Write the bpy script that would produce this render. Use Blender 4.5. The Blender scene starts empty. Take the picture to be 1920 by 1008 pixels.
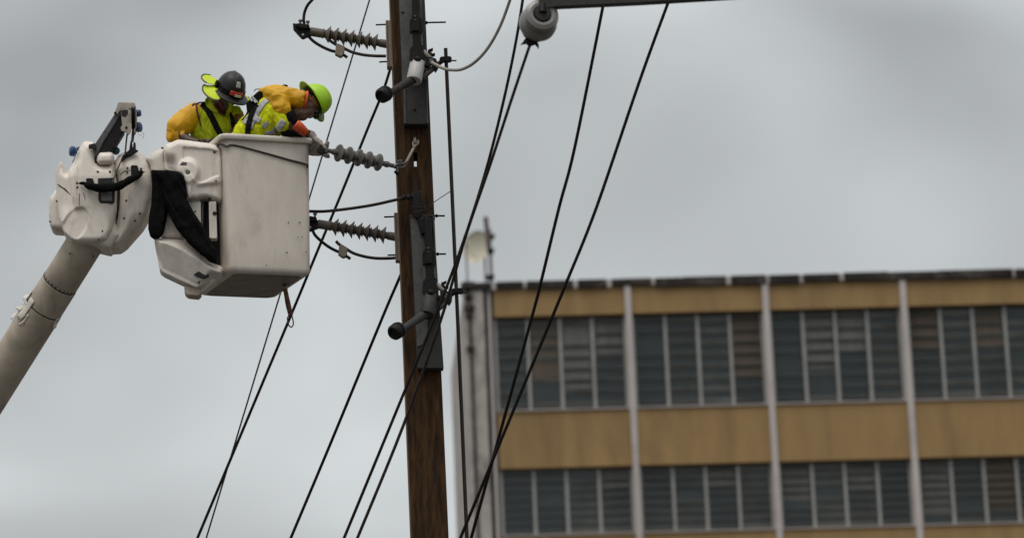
import bpy, bmesh, math, random
from math import sin, cos, pi, radians, sqrt
from mathutils import Vector, Matrix, noise

random.seed(7)
S = bpy.context.scene
C = S.collection
V = Vector

# ------------------------------------------------------------------ camera
PITCH, ROLL, FPX = radians(15.0), radians(1.5), 6470.0
CAM = V((0.0, 0.0, 1.6))
FW = V((0, cos(PITCH), sin(PITCH)))
R0, U0 = V((1, 0, 0)), V((0, -sin(PITCH), cos(PITCH)))
RT = R0 * cos(ROLL) - U0 * sin(ROLL)
UP = U0 * cos(ROLL) + R0 * sin(ROLL)
cd = bpy.data.cameras.new('camera')
cam = bpy.data.objects.new('camera', cd)
C.objects.link(cam)
m = Matrix((RT, UP, -FW)).transposed().to_4x4()
m.translation = CAM
cam.matrix_world = m
cd.sensor_width = 36.0
cd.lens = FPX * 36.0 / 1920.0
cd.shift_x = (960 - 600) / 1920.0
cd.shift_y = (297.5 - 504) / 1920.0
cd.clip_start, cd.clip_end = 0.5, 6000
cd.dof.use_dof = True
cd.dof.focus_distance = 25.95
cd.dof.aperture_fstop = 1.9
S.camera = cam

# ------------------------------------------------------------------ sky, sun, exposure
SUN_EL, SUN_AZ = radians(66), radians(208)      # azimuth clockwise from +Y: behind the camera, to the left
w = bpy.data.worlds.new('World')
S.world = w
w.use_nodes = True
nt = w.node_tree
nt.nodes.clear()
N = nt.nodes.new
L = nt.links.new
out = N('ShaderNodeOutputWorld')
sky = N('ShaderNodeTexSky')
sky.sky_type = 'NISHITA'
sky.sun_disc = False
sky.sun_elevation = SUN_EL
sky.sun_rotation = SUN_AZ
sky.air_density, sky.dust_density = 1.6, 4.0
bg_sky = N('ShaderNodeBackground')
bg_sky.inputs['Strength'].default_value = 0.07
L(sky.outputs[0], bg_sky.inputs['Color'])
tc = N('ShaderNodeTexCoord')
mp = N('ShaderNodeMapping')
mp.inputs['Location'].default_value = (2.978, 0.166, -2.768)
mp.inputs['Scale'].default_value = (1.0, 1.0, 1.5)
L(tc.outputs['Generated'], mp.inputs['Vector'])
n1 = N('ShaderNodeTexNoise')
n1.inputs['Scale'].default_value = 7.0
n1.inputs['Detail'].default_value = 2.5
n1.inputs['Roughness'].default_value = 0.42
n1.inputs['Distortion'].default_value = 0.3
L(mp.outputs[0], n1.inputs['Vector'])
rmp = N('ShaderNodeMapRange')
rmp.inputs['From Min'].default_value, rmp.inputs['From Max'].default_value = 0.3, 0.7
rmp.inputs['To Min'].default_value, rmp.inputs['To Max'].default_value = 0.60, 1.30
L(n1.outputs['Fac'], rmp.inputs['Value'])
sep = N('ShaderNodeSeparateXYZ')
L(tc.outputs['Generated'], sep.inputs[0])
grad = N('ShaderNodeMapRange')                  # overcast sky: three times brighter overhead than at the horizon
grad.inputs['From Min'].default_value, grad.inputs['From Max'].default_value = 0.0, 1.0
grad.inputs['To Min'].default_value, grad.inputs['To Max'].default_value = 0.46, 1.18
L(sep.outputs['Z'], grad.inputs['Value'])
mul = N('ShaderNodeMath')
mul.operation = 'MULTIPLY'
L(grad.outputs[0], mul.inputs[0])
L(rmp.outputs[0], mul.inputs[1])
bg_cl = N('ShaderNodeBackground')
bg_cl.inputs['Color'].default_value = (0.955, 1.0, 1.02, 1)
L(mul.outputs[0], bg_cl.inputs['Strength'])
mix = N('ShaderNodeMixShader')
mix.inputs[0].default_value = 0.9
L(bg_sky.outputs[0], mix.inputs[1])
L(bg_cl.outputs[0], mix.inputs[2])
L(mix.outputs[0], out.inputs['Surface'])

sd = bpy.data.lights.new('sun', 'SUN')
sd.energy = 1.5
sd.angle = radians(35)
sd.color = (1.0, 0.96, 0.9)
sun = bpy.data.objects.new('sun', sd)
C.objects.link(sun)
sdir = V((sin(SUN_AZ) * cos(SUN_EL), cos(SUN_AZ) * cos(SUN_EL), sin(SUN_EL)))
sun.rotation_euler = sdir.to_track_quat('Z', 'Y').to_euler()
sun.location = (-6, -6, 30)
S.view_settings.view_transform = 'Standard'
S.view_settings.look = 'None'
S.view_settings.gamma = 1.0
S.view_settings.use_curve_mapping = False
S.view_settings.exposure = 0.0
S.cycles.use_denoising = True

# ------------------------------------------------------------------ materials
def mat(name, col, rough=0.6, metal=0.0, var=0.18, scale=9.0, dirt=None, dirt_amt=0.0, stretch=(1, 1, 1),
        bump=0.0, bscale=60.0, chips=0.0, spec=0.5, trans=0.0):
    mt = bpy.data.materials.new(name)
    mt.use_nodes = True
    t = mt.node_tree
    b = t.nodes['Principled BSDF']
    b.inputs['Roughness'].default_value = rough
    b.inputs['Metallic'].default_value = metal
    b.inputs['Specular IOR Level'].default_value = spec
    tc = t.nodes.new('ShaderNodeTexCoord')
    mp = t.nodes.new('ShaderNodeMapping')
    mp.inputs['Scale'].default_value = stretch
    t.links.new(tc.outputs['Object'], mp.inputs['Vector'])
    nz = t.nodes.new('ShaderNodeTexNoise')
    nz.inputs['Scale'].default_value = scale
    nz.inputs['Detail'].default_value = 6
    nz.inputs['Roughness'].default_value = 0.62
    t.links.new(mp.outputs[0], nz.inputs['Vector'])
    rp = t.nodes.new('ShaderNodeValToRGB')
    rp.color_ramp.elements[0].position = 0.32
    rp.color_ramp.elements[1].position = 0.68
    rp.color_ramp.elements[0].color = tuple(max(0, c * (1 - var)) for c in col) + (1,)
    rp.color_ramp.elements[1].color = tuple(min(1, c * (1 + var * 0.6)) for c in col) + (1,)
    t.links.new(nz.outputs['Fac'], rp.inputs['Fac'])
    last = rp.outputs['Color']
    if dirt:
        nd = t.nodes.new('ShaderNodeTexNoise')
        nd.inputs['Scale'].default_value = scale * 0.45
        nd.inputs['Detail'].default_value = 8
        nd.inputs['Roughness'].default_value = 0.7
        nd.inputs['Distortion'].default_value = 0.6
        t.links.new(mp.outputs[0], nd.inputs['Vector'])
        mr = t.nodes.new('ShaderNodeMapRange')
        mr.inputs['From Min'].default_value, mr.inputs['From Max'].default_value = 0.5, 0.78
        mr.inputs['To Max'].default_value = dirt_amt
        t.links.new(nd.outputs['Fac'], mr.inputs['Value'])
        mx = t.nodes.new('ShaderNodeMixRGB')
        mx.inputs[2].default_value = tuple(dirt) + (1,)
        t.links.new(mr.outputs[0], mx.inputs[0])
        t.links.new(last, mx.inputs[1])
        last = mx.outputs[0]
    if chips > 0:
        vo = t.nodes.new('ShaderNodeTexNoise')
        vo.inputs['Scale'].default_value = 34
        vo.inputs['Detail'].default_value = 3
        t.links.new(tc.outputs['Object'], vo.inputs['Vector'])
        cm = t.nodes.new('ShaderNodeMapRange')
        cm.inputs['From Min'].default_value, cm.inputs['From Max'].default_value = 0.715, 0.74
        cm.inputs['To Max'].default_value = chips
        t.links.new(vo.outputs['Fac'], cm.inputs['Value'])
        mx = t.nodes.new('ShaderNodeMixRGB')
        mx.inputs[2].default_value = (0.05, 0.04, 0.035, 1)
        t.links.new(cm.outputs[0], mx.inputs[0])
        t.links.new(last, mx.inputs[1])
        last = mx.outputs[0]
    t.links.new(last, b.inputs['Base Color'])
    if bump > 0:
        nb = t.nodes.new('ShaderNodeTexNoise')
        nb.inputs['Scale'].default_value = bscale
        nb.inputs['Detail'].default_value = 4
        t.links.new(mp.outputs[0], nb.inputs['Vector'])
        bp = t.nodes.new('ShaderNodeBump')
        bp.inputs['Strength'].default_value = bump
        bp.inputs['Distance'].default_value = 0.01
        t.links.new(nb.outputs['Fac'], bp.inputs['Height'])
        t.links.new(bp.outputs[0], b.inputs['Normal'])
    return mt

BROWN_DIRT = (0.16, 0.115, 0.075)
M = {}
M['fibre'] = mat('white_fibreglass', (0.75, 0.672, 0.59), 0.42, var=0.12, scale=5, dirt=BROWN_DIRT, dirt_amt=0.7,
                 stretch=(1.6, 1.6, 0.7), bump=0.12, bscale=40, chips=0.25, spec=0.4)
M['basket'] = mat('basket_fibreglass', (0.68, 0.602, 0.522), 0.5, var=0.09, scale=4, dirt=(0.26, 0.19, 0.13), dirt_amt=0.5,
                  stretch=(2.0, 2.0, 0.6), bump=0.08, bscale=70, spec=0.35)
M['boom'] = mat('weathered_boom_fibreglass', (0.47, 0.395, 0.315), 0.55, var=0.16, scale=6, dirt=(0.14, 0.10, 0.065), dirt_amt=0.8,
                stretch=(1, 1, 0.6), bump=0.15, bscale=30, chips=0.6, spec=0.3)
M['underside'] = mat('stained_shaded_fibreglass', (0.25, 0.19, 0.14), 0.6, var=0.3, scale=5, dirt=(0.09, 0.06, 0.04), dirt_amt=0.8, stretch=(1, 2.5, 1), bump=0.15, bscale=30)  # brown stains, with shade painted into the darker base colour
M['tape'] = mat('pale_torn_tape', (0.62, 0.57, 0.50), 0.7, var=0.15, scale=20)
M['steel'] = mat('dull_steel', (0.12, 0.115, 0.115), 0.5, 0.3, var=0.25, scale=14, dirt=(0.10, 0.07, 0.05), dirt_amt=0.6, bump=0.1)
M['tansteel'] = mat('tan_painted_steel', (0.36, 0.31, 0.26), 0.5, 0.25, var=0.2, scale=14, dirt=(0.09, 0.06, 0.04), dirt_amt=0.8, bump=0.1)
M['galv'] = mat('galvanised_steel', (0.080, 0.079, 0.078), 0.6, 0.2, var=0.35, scale=22, dirt=(0.12, 0.10, 0.08), dirt_amt=0.5, bump=0.08)
M['darkgalv'] = mat('dark_galvanised_steel', (0.026, 0.0245, 0.023), 0.65, 0.15, var=0.35, scale=16, dirt=(0.06, 0.045, 0.035), dirt_amt=0.7, bump=0.12)
M['iron'] = mat('blackened_iron', (0.010, 0.0085, 0.008), 0.6, 0.2, var=0.5, scale=25, bump=0.15, spec=0.25)
M['rubber'] = mat('black_cable_rubber', (0.012, 0.0095, 0.0085), 0.6, var=0.4, scale=18, bump=0.05, spec=0.2)
M['brownrubber'] = mat('brown_cable_rubber', (0.034, 0.025, 0.020), 0.6, var=0.4, scale=12, bump=0.05, spec=0.25)
M['fabric_black'] = mat('black_woven_sleeve', (0.0055, 0.005, 0.005), 0.9, var=0.6, scale=16, bump=0.5, bscale=45, spec=0.08)
M['blue'] = mat('blue_plastic', (0.008, 0.05, 0.16), 0.45, var=0.25, scale=20)
M['teal'] = mat('teal_plastic', (0.02, 0.10, 0.13), 0.5, var=0.25, scale=20)
M['rust'] = mat('rusty_bolt', (0.13, 0.06, 0.03), 0.75, 0.2, var=0.4, scale=60)
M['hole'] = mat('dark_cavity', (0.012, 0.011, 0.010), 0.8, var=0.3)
M['rope'] = mat('brown_rope', (0.055, 0.042, 0.032), 0.85, var=0.4, scale=60, bump=0.4, bscale=120)
M['wood'] = mat('creosoted_wood', (0.056, 0.027, 0.010), 0.85, var=0.75, scale=4, dirt=(0.009, 0.006, 0.004), dirt_amt=1.0,
                stretch=(8, 8, 1.1), bump=0.8, bscale=9, spec=0.2)
M['palewood'] = mat('pale_wood_edge', (0.20, 0.125, 0.07), 0.8, var=0.35, scale=9, stretch=(6, 6, 0.5), bump=0.3, bscale=14)
M['insul'] = mat('grey_brown_silicone', (0.098, 0.075, 0.058), 0.55, var=0.25, scale=18, dirt=(0.07, 0.05, 0.04), dirt_amt=0.5)
M['insul_grey'] = mat('grey_silicone', (0.105, 0.095, 0.086), 0.4, var=0.15, scale=18, dirt=(0.10, 0.09, 0.085), dirt_amt=0.4)
M['plate'] = mat('pale_metal_bar', (0.24, 0.19, 0.145), 0.6, 0.2, var=0.2, scale=14, dirt=(0.12, 0.08, 0.05), dirt_amt=0.6)
M['ceramic'] = mat('grey_glazed_porcelain', (0.19, 0.178, 0.165), 0.28, var=0.08, scale=10, dirt=(0.2, 0.17, 0.14), dirt_amt=0.3)
M['white'] = mat('white_polymer', (0.42, 0.41, 0.40), 0.5, var=0.1, scale=12, dirt=(0.2, 0.17, 0.13), dirt_amt=0.4)
M['whitecable'] = mat('pale_cable_sheath', (0.27, 0.235, 0.20), 0.55, var=0.2, scale=14)
M['lime'] = mat('lime_plastic', (0.36, 0.60, 0.008), 0.38, var=0.07, scale=9, dirt=(0.2, 0.3, 0.02), dirt_amt=0.3)
M['helmet'] = mat('charcoal_plastic', (0.016, 0.015, 0.0145), 0.45, var=0.3, scale=9, dirt=(0.05, 0.042, 0.037), dirt_amt=0.5, spec=0.3)
M['hivis'] = mat('hi_vis_yellow_cloth', (0.58, 0.61, 0.012), 0.85, var=0.16, scale=12, bump=0.2, bscale=90, spec=0.15)
M['hivis_flap'] = mat('neon_flap_cloth', (0.56, 0.66, 0.03), 0.8, var=0.1, scale=16, bump=0.2, bscale=30)
M['hivis_green'] = mat('yellow_green_shirt', (0.36, 0.41, 0.012), 0.85, var=0.2, scale=12, bump=0.2, bscale=90, spec=0.15)
M['sleeve'] = mat('yellow_rubber_sleeve', (0.66, 0.345, 0.004), 0.55, var=0.15, scale=9, dirt=(0.34, 0.15, 0.006), dirt_amt=0.6, bump=0.12, bscale=70, spec=0.35)
M['maroon'] = mat('maroon_binding', (0.10, 0.016, 0.01), 0.7, var=0.3, scale=20)
M['sleeve_shaded'] = mat('shaded_rubber_sleeve', (0.20, 0.075, 0.012), 0.6, var=0.25, scale=12, bump=0.3, bscale=14)  # yellow sleeve in shadow, the shade mixed into its brown base colour
M['orange'] = mat('orange_rubber', (0.66, 0.085, 0.015), 0.55, var=0.15, scale=14)
M['reflect'] = mat('grey_reflective_tape', (0.36, 0.36, 0.36), 0.5, var=0.15, scale=20, bump=0.2, bscale=30)
M['black'] = mat('black_webbing', (0.007, 0.0065, 0.008), 0.85, var=0.4, scale=30, bump=0.3, bscale=80, spec=0.1)
M['grey'] = mat('grey_trim', (0.10, 0.10, 0.09), 0.7, var=0.2, scale=20)
M['skin'] = mat('dark_brown_skin', (0.055, 0.028, 0.018), 0.55, var=0.2, scale=14)
M['cotton'] = mat('brown_grey_cloth_mask', (0.185, 0.122, 0.083), 0.85, var=0.4, scale=16, bump=0.4, bscale=30)
M['tanband'] = mat('tan_leather_band', (0.26, 0.13, 0.03), 0.7, var=0.2, scale=20)
M['glove'] = mat('pale_leather_glove', (0.40, 0.345, 0.30), 0.8, var=0.25, scale=18, dirt=(0.13, 0.10, 0.08), dirt_amt=0.7, bump=0.4, bscale=40)
M['trousers'] = mat('navy_work_trousers', (0.02, 0.024, 0.035), 0.85, var=0.3, scale=14)
M['sticker'] = mat('worn_pale_sticker', (0.42, 0.40, 0.35), 0.6, var=0.3, scale=40)
M['lens'] = mat('pale_lamp_lens', (0.50, 0.55, 0.45), 0.15, var=0.1)
M['redlamp'] = mat('red_lamp_body', (0.48, 0.035, 0.01), 0.4, var=0.15, scale=30)
M['goggle'] = mat('black_goggle_plastic', (0.012, 0.012, 0.015), 0.25)
M['whitemark'] = mat('white_print', (0.6, 0.6, 0.6), 0.6, var=0.3, scale=60)
M['stick_red'] = mat('dark_red_handle', (0.10, 0.022, 0.010), 0.6, var=0.25, scale=20)
M['stick_gold'] = mat('ochre_handle', (0.16, 0.085, 0.015), 0.6, var=0.25, scale=20)
M['tan_wall'] = mat('ochre_render', (0.32, 0.20, 0.085), 0.9, var=0.16, scale=0.8, dirt=(0.15, 0.095, 0.045), dirt_amt=0.75, stretch=(2.2, 1, 0.45), bump=0.3, bscale=5)
M['pale_wall'] = mat('pale_stained_render', (0.45, 0.40, 0.365), 0.9, var=0.2, scale=1.6, dirt=(0.03, 0.024, 0.02), dirt_amt=0.95, stretch=(1.3, 1, 0.8), bump=0.2, bscale=5)
M['pilaster'] = mat('pale_pilaster_paint', (0.50, 0.45, 0.43), 0.9, var=0.1, scale=0.8, dirt=(0.2, 0.15, 0.12), dirt_amt=0.5)
M['mould'] = mat('black_mould_coping', (0.022, 0.017, 0.014), 0.95, var=0.5, scale=2.2, dirt=(0.24, 0.20, 0.175), dirt_amt=0.6, bump=0.4, bscale=3)
M['glass'] = mat('dusky_window_glass', (0.03, 0.04, 0.04), 0.12, var=0.2, scale=0.8)
M['alu'] = mat('window_aluminium', (0.34, 0.33, 0.31), 0.5, 0.4, var=0.15, scale=3)
M['louvre'] = mat('louvre_glass_and_frame', (0.13, 0.135, 0.125), 0.35, var=0.4, scale=1.2)
M['curtain'] = mat('grey_curtain', (0.15, 0.145, 0.135), 0.9, var=0.25, scale=3, stretch=(8, 1, 0.3))
M['curtain_brown'] = mat('brown_curtain', (0.11, 0.085, 0.065), 0.9, var=0.25, scale=3, stretch=(8, 1, 0.3))
M['dish'] = mat('cream_dish_paint', (0.56, 0.52, 0.41), 0.6, var=0.1, scale=2, dirt=(0.3, 0.26, 0.19), dirt_amt=0.5)
M['antenna'] = mat('dark_antenna_paint', (0.10, 0.075, 0.07), 0.6, var=0.2, scale=3)
M['asphalt'] = mat('street_asphalt', (0.06, 0.058, 0.052), 0.9, var=0.25, scale=0.3, bump=0.2, bscale=6)

# ------------------------------------------------------------------ helpers
B = bmesh.new
def ray(x, y):
    return FW + RT * ((x - 600) / FPX) - UP * ((y - 297.5) / FPX)

def P(x, y, Y):
    """world point at depth Y (metres down the street) that lies on the sight line through picture point x, y"""
    d = ray(x, y)
    return CAM + d * (Y / d.y)

def K(Y):
    return FPX * cos(PITCH) / Y          # pixels per metre at depth Y

ORI = {}
def tag(o, label, cat=None, group=None, kind=None):
    if label: o['label'] = label
    if cat: o['category'] = cat
    if group: o['group'] = group
    if kind: o['kind'] = kind
    return o

def thing(name, loc, label, cat, group=None):
    o = bpy.data.objects.new(name, None)
    C.objects.link(o)
    o.location = loc
    o.empty_display_size = 0.1
    ORI[o] = V(loc)
    return tag(o, label, cat, group)

def obj(name, bm, mt, parent=None, smooth=True, bevel=0.0, seg=3, sub=0, loc=None, angle=35):
    org = ORI[parent] if parent is not None else V(loc if loc is not None else (0, 0, 0))
    bmesh.ops.translate(bm, verts=bm.verts, vec=-org)
    bmesh.ops.recalc_face_normals(bm, faces=bm.faces)
    me = bpy.data.meshes.new(name)
    bm.to_mesh(me)
    bm.free()
    me.materials.append(M[mt] if isinstance(mt, str) else mt)
    o = bpy.data.objects.new(name, me)
    C.objects.link(o)
    if parent is not None:
        o.parent = parent
    else:
        o.location = org
    ORI[o] = org
    if smooth:
        for p in me.polygons:
            p.use_smooth = True
        if bevel > 0 or not sub:
            me.set_sharp_from_angle(angle=radians(angle))
    if bevel > 0:
        md = o.modifiers.new('bevel', 'BEVEL')
        md.width = bevel
        md.segments = seg
        md.limit_method = 'ANGLE'
        md.angle_limit = radians(28)
        md.harden_normals = False
        for e in me.edges:
            e.use_edge_sharp = False
        for p in me.polygons:
            p.use_smooth = seg > 1
        wn = o.modifiers.new('normals', 'WEIGHTED_NORMAL')
        wn.keep_sharp = True
    if sub:
        md = o.modifiers.new('sub', 'SUBSURF')
        md.levels = md.render_levels = sub
    return o

def catmull(pts, n):
    """smooth list of tuples/vectors"""
    pts = [V(p) for p in pts]
    if len(pts) < 3 or n < 2:
        if n < 2: return pts
        return [pts[0].lerp(pts[1], i / n) for i in range(n + 1)]
    q = [pts[0] * 2 - pts[1]] + pts + [pts[-1] * 2 - pts[-2]]
    res = []
    for i in range(1, len(q) - 2):
        a, b, c, d = q[i - 1], q[i], q[i + 1], q[i + 2]
        for k in range(n):
            t = k / n
            res.append(0.5 * ((2 * b) + (c - a) * t + (2 * a - 5 * b + 4 * c - d) * t * t + (3 * b - a - 3 * c + d) * t ** 3))
    res.append(pts[-1])
    return res

def interp(vals, n):
    if n < 2: return list(vals)
    r = []
    for i in range(len(vals) - 1):
        for k in range(n):
            t = k / n
            t = t * t * (3 - 2 * t)
            r.append(vals[i] * (1 - t) + vals[i + 1] * t)
    r.append(vals[-1])
    return r

def tube(bm, pts, rad, seg=12, n=1, caps=True, flat=None):
    """swept tube; rad a number or one per point; flat=(vec, factor) squashes the section along vec"""
    if not hasattr(rad, '__len__'): rad = [rad] * len(pts)
    rad = interp(rad, n)
    pts = catmull(pts, n)
    rings = []
    prev = None
    for i, p in enumerate(pts):
        t = (pts[min(i + 1, len(pts) - 1)] - pts[max(i - 1, 0)]).normalized()
        if prev is None:
            a = V((0, 1, 0)) if abs(t.y) < 0.9 else V((1, 0, 0))
            u = (a - t * a.dot(t)).normalized()
        else:
            u = (prev - t * prev.dot(t)).normalized()
        prev = u
        v = t.cross(u)
        ring = []
        for k in range(seg):
            an = 2 * pi * k / seg
            o = (u * cos(an) + v * sin(an)) * rad[i]
            if flat: 
                o = o - flat[0] * (o.dot(flat[0]) * (1 - flat[1]))
            ring.append(bm.verts.new(p + o))
        rings.append(ring)
    for a, b in zip(rings, rings[1:]):
        for k in range(seg):
            bm.faces.new((a[k], a[(k + 1) % seg], b[(k + 1) % seg], b[k]))
    if caps:
        bm.faces.new(rings[0][::-1])
        bm.faces.new(rings[-1])
    return rings

def ptube(bm, pts, seg=12, n=1, caps=True, flat=None):
    """tube through (x, y, Y, radius in picture pixels)"""
    tube(bm, [P(a, b, c) for a, b, c, r in pts], [r / K(c) for a, b, c, r in pts], seg, n, caps, flat)

def lathe(bm, a, b, prof, seg=24):
    """solid of revolution about the segment a-b; prof = [(t along in metres, radius)]"""
    ax = (b - a).normalized()
    h = V((0, 0, 1)) if abs(ax.z) < 0.9 else V((1, 0, 0))
    u = (h - ax * h.dot(ax)).normalized()
    v = ax.cross(u)
    rings = []
    for t, r in prof:
        rings.append([bm.verts.new(a + ax * t + (u * cos(2 * pi * k / seg) + v * sin(2 * pi * k / seg)) * max(r, 1e-4)) for k in range(seg)])
    for p, q in zip(rings, rings[1:]):
        for k in range(seg):
            bm.faces.new((p[k], p[(k + 1) % seg], q[(k + 1) % seg], q[k]))
    bm.faces.new(rings[0][::-1])
    bm.faces.new(rings[-1])

def slab(bm, pts, Y, depth, taper=1.0, dirv=None):
    """outline (picture points on the plane at depth Y) extruded back by depth metres"""
    d = (dirv or V((0, 1, 0))) * depth
    f = [P(x, y, Y) for x, y in pts]
    cen = sum(f, V()) / len(f)
    fv = [bm.verts.new(p) for p in f]
    bv = [bm.verts.new(cen + (p - cen) * taper + d) for p in f]
    bm.faces.new(fv)
    bm.faces.new(bv[::-1])
    n = len(f)
    for i in range(n):
        bm.faces.new((fv[i], bv[i], bv[(i + 1) % n], fv[(i + 1) % n]))

def box(bm, c, ax, ay, az):
    """box centred at c with half-axis vectors"""
    vs = [bm.verts.new(c + ax * i + ay * j + az * k) for i in (-1, 1) for j in (-1, 1) for k in (-1, 1)]
    for f in ((0, 1, 3, 2), (4, 6, 7, 5), (0, 4, 5, 1), (2, 3, 7, 6), (0, 2, 6, 4), (1, 5, 7, 3)):
        bm.faces.new([vs[i] for i in f])

def bar(bm, a, b, hw, hh=None, ref=V((0, 1, 0))):
    """square bar from a to b"""
    hh = hh or hw
    t = (b - a).normalized()
    u = (ref - t * ref.dot(t)).normalized()
    v = t.cross(u)
    box(bm, (a + b) / 2, (b - a) / 2, u * hh, v * hw)

def ellipsoid(bm, c, ax, ay, az, nu=20, nv=12):
    rows = []
    for j in range(1, nv):
        th = pi * j / nv
        rows.append([bm.verts.new(c + (ax * cos(2 * pi * i / nu) + ay * sin(2 * pi * i / nu)) * sin(th) + az * cos(th)) for i in range(nu)])
    t, b = bm.verts.new(c + az), bm.verts.new(c - az)
    for i in range(nu):
        bm.faces.new((t, rows[0][i], rows[0][(i + 1) % nu]))
        bm.faces.new((b, rows[-1][(i + 1) % nu], rows[-1][i]))
    for p, q in zip(rows, rows[1:]):
        for i in range(nu):
            bm.faces.new((p[i], q[i], q[(i + 1) % nu], p[(i + 1) % nu]))

def remesh(bm, voxel, smooth=6):
    """fuse overlapping closed shapes into one continuous skin"""
    me = bpy.data.meshes.new('tmp')
    bmesh.ops.recalc_face_normals(bm, faces=bm.faces)
    bm.to_mesh(me)
    bm.free()
    o = bpy.data.objects.new('tmp', me)
    C.objects.link(o)
    md = o.modifiers.new('r', 'REMESH')
    md.mode = 'VOXEL'
    md.voxel_size = voxel
    if smooth:
        ms = o.modifiers.new('s', 'SMOOTH')
        ms.factor = 0.5
        ms.iterations = smooth
    dg = bpy.context.evaluated_depsgraph_get()
    ev = o.evaluated_get(dg)
    m2 = bpy.data.meshes.new_from_object(ev)
    b2 = bmesh.new()
    b2.from_mesh(m2)
    bpy.data.objects.remove(o)
    bpy.data.meshes.remove(me)
    bpy.data.meshes.remove(m2)
    return b2

def wrinkle(bm, amp, freq, stretch=V((1, 1, 1)), seed=0.0):
    bm.normal_update()
    off = {}
    for v in bm.verts:
        q = V((v.co.x * stretch.x, v.co.y * stretch.y, v.co.z * stretch.z)) * freq + V((seed, seed * 1.7, seed * 0.3))
        r = noise.noise(q) + 0.45 * (0.5 - abs(noise.noise(q * 2.3 + V((7, 1, 4))))) * 2 
        off[v] = v.normal * (amp * r)
    for v, d in off.items():
        v.co += d

def bolt(parent, x, y, Y, rpx=2.2, mt='rust', name='bolt', d=V((0, -1, 0))):
    bm = bmesh.new()
    a = P(x, y, Y) - d * 0.006
    r = rpx / K(Y)
    lathe(bm, a, a + d, [(0, r), (0.010, r), (0.014, r * 0.6)], 6)
    return obj(name, bm, mt, parent)

from mathutils.geometry import delaunay_2d_cdt
def in_poly(x, y, poly):
    r = False
    for (x0, y0), (x1, y1) in zip(poly, poly[1:] + poly[:1]):
        if (y0 > y) != (y1 > y) and x < (x1 - x0) * (y - y0) / (y1 - y0) + x0: r = not r
    return r
def poly_dist(x, y, poly):
    best = 1e9
    for (x0, y0), (x1, y1) in zip(poly, poly[1:] + poly[:1]):
        dx, dy = x1 - x0, y1 - y0
        t = max(0, min(1, ((x - x0) * dx + (y - y0) * dy) / (dx * dx + dy * dy + 1e-9)))
        best = min(best, (x - x0 - t * dx) ** 2 + (y - y0 - t * dy) ** 2)
    return sqrt(best)
def round_poly(pts, r=3.0, n=3):
    """soften the corners of an outline"""
    res = []
    m_ = len(pts)
    for i in range(m_):
        a, b, c = V(pts[i - 1] + (0,)), V(pts[i] + (0,)), V(pts[(i + 1) % m_] + (0,))
        ra, rc = min(r, (a - b).length * 0.45), min(r, (c - b).length * 0.45)
        p, q = b + (a - b).normalized() * ra, b + (c - b).normalized() * rc
        for k in range(n + 1):
            t = k / n
            w_ = p * (1 - t) ** 2 + b * 2 * t * (1 - t) + q * t * t
            res.append((w_.x, w_.y))
    return res
def moulded(name, pts, Y, depth, H, R, mt, parent, feature=None, step=3.0, corner=3.0):
    """moulded shell: outline on the plane at depth Y, front swelling H metres towards the street over R pixels; returns object and its surface function"""
    pts = round_poly(pts, corner)
    dense = []
    for (x0, y0), (x1, y1) in zip(pts, pts[1:] + pts[:1]):
        n_ = max(1, int(sqrt((x1 - x0) ** 2 + (y1 - y0) ** 2) / step))
        dense += [(x0 + (x1 - x0) * k / n_, y0 + (y1 - y0) * k / n_) for k in range(n_)]
    nb_ = len(dense)
    xs, ys = [p[0] for p in dense], [p[1] for p in dense]
    vs = [V(p) for p in dense]
    y = min(ys); row = 0
    while y < max(ys):
        x = min(xs) + (step / 2 if row % 2 else 0)
        while x < max(xs):
            if in_poly(x, y, dense) and poly_dist(x, y, dense) > step * 0.45: vs.append(V((x, y)))
            x += step
        y += step * 0.87; row += 1
    co, ed, fa, ov, oe, of = delaunay_2d_cdt(vs, [(i, (i + 1) % nb_) for i in range(nb_)], [list(range(nb_))], 1, 1e-4)
    def height(x, y):
        d = min(poly_dist(x, y, dense) / R, 1.0)
        h = H * sqrt(max(0.0, 1 - (1 - d) ** 2))
        if feature: h = feature(x, y, h)
        return h
    bm = B()
    bv_ = []
    for i, c in enumerate(co):
        bv_.append(bm.verts.new(P(c.x, c.y, Y - (0 if poly_dist(c.x, c.y, dense) < 1e-3 else height(c.x, c.y)))))
    for f in fa:
        try: bm.faces.new([bv_[i] for i in f])
        except ValueError: pass
    be = [e for e in bm.edges if len(e.link_faces) == 1]
    ex_ = bmesh.ops.extrude_edge_only(bm, edges=be)
    bmesh.ops.translate(bm, verts=[v for v in ex_['geom'] if isinstance(v, bmesh.types.BMVert)], vec=V((0, depth, 0)))
    be = [e for e in bm.edges if len(e.link_faces) == 1]
    bmesh.ops.contextual_create(bm, geom=be)
    o = obj(name, bm, mt, parent, angle=62)
    return o, (lambda x, y: Y - height(x, y))

def sstep(a, b, x):
    t = max(0.0, min(1.0, (x - a) / (b - a)))
    return t * t * (3 - 2 * t)

def children(o):
    return [c for c in bpy.data.objects if c.parent == o]

def copy_tree(o, parent=None):
    c = o.copy()
    C.objects.link(c)
    c.parent = parent
    for ch in children(o):
        copy_tree(ch, c)
    return c


# ================================================================== setting
bm = B()
bmesh.ops.create_grid(bm, x_segments=8, y_segments=8, size=1500)
g = obj('ground', bm, 'asphalt', smooth=False)
tag(g, 'grey asphalt street below the lift', 'ground', kind='structure')

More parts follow.
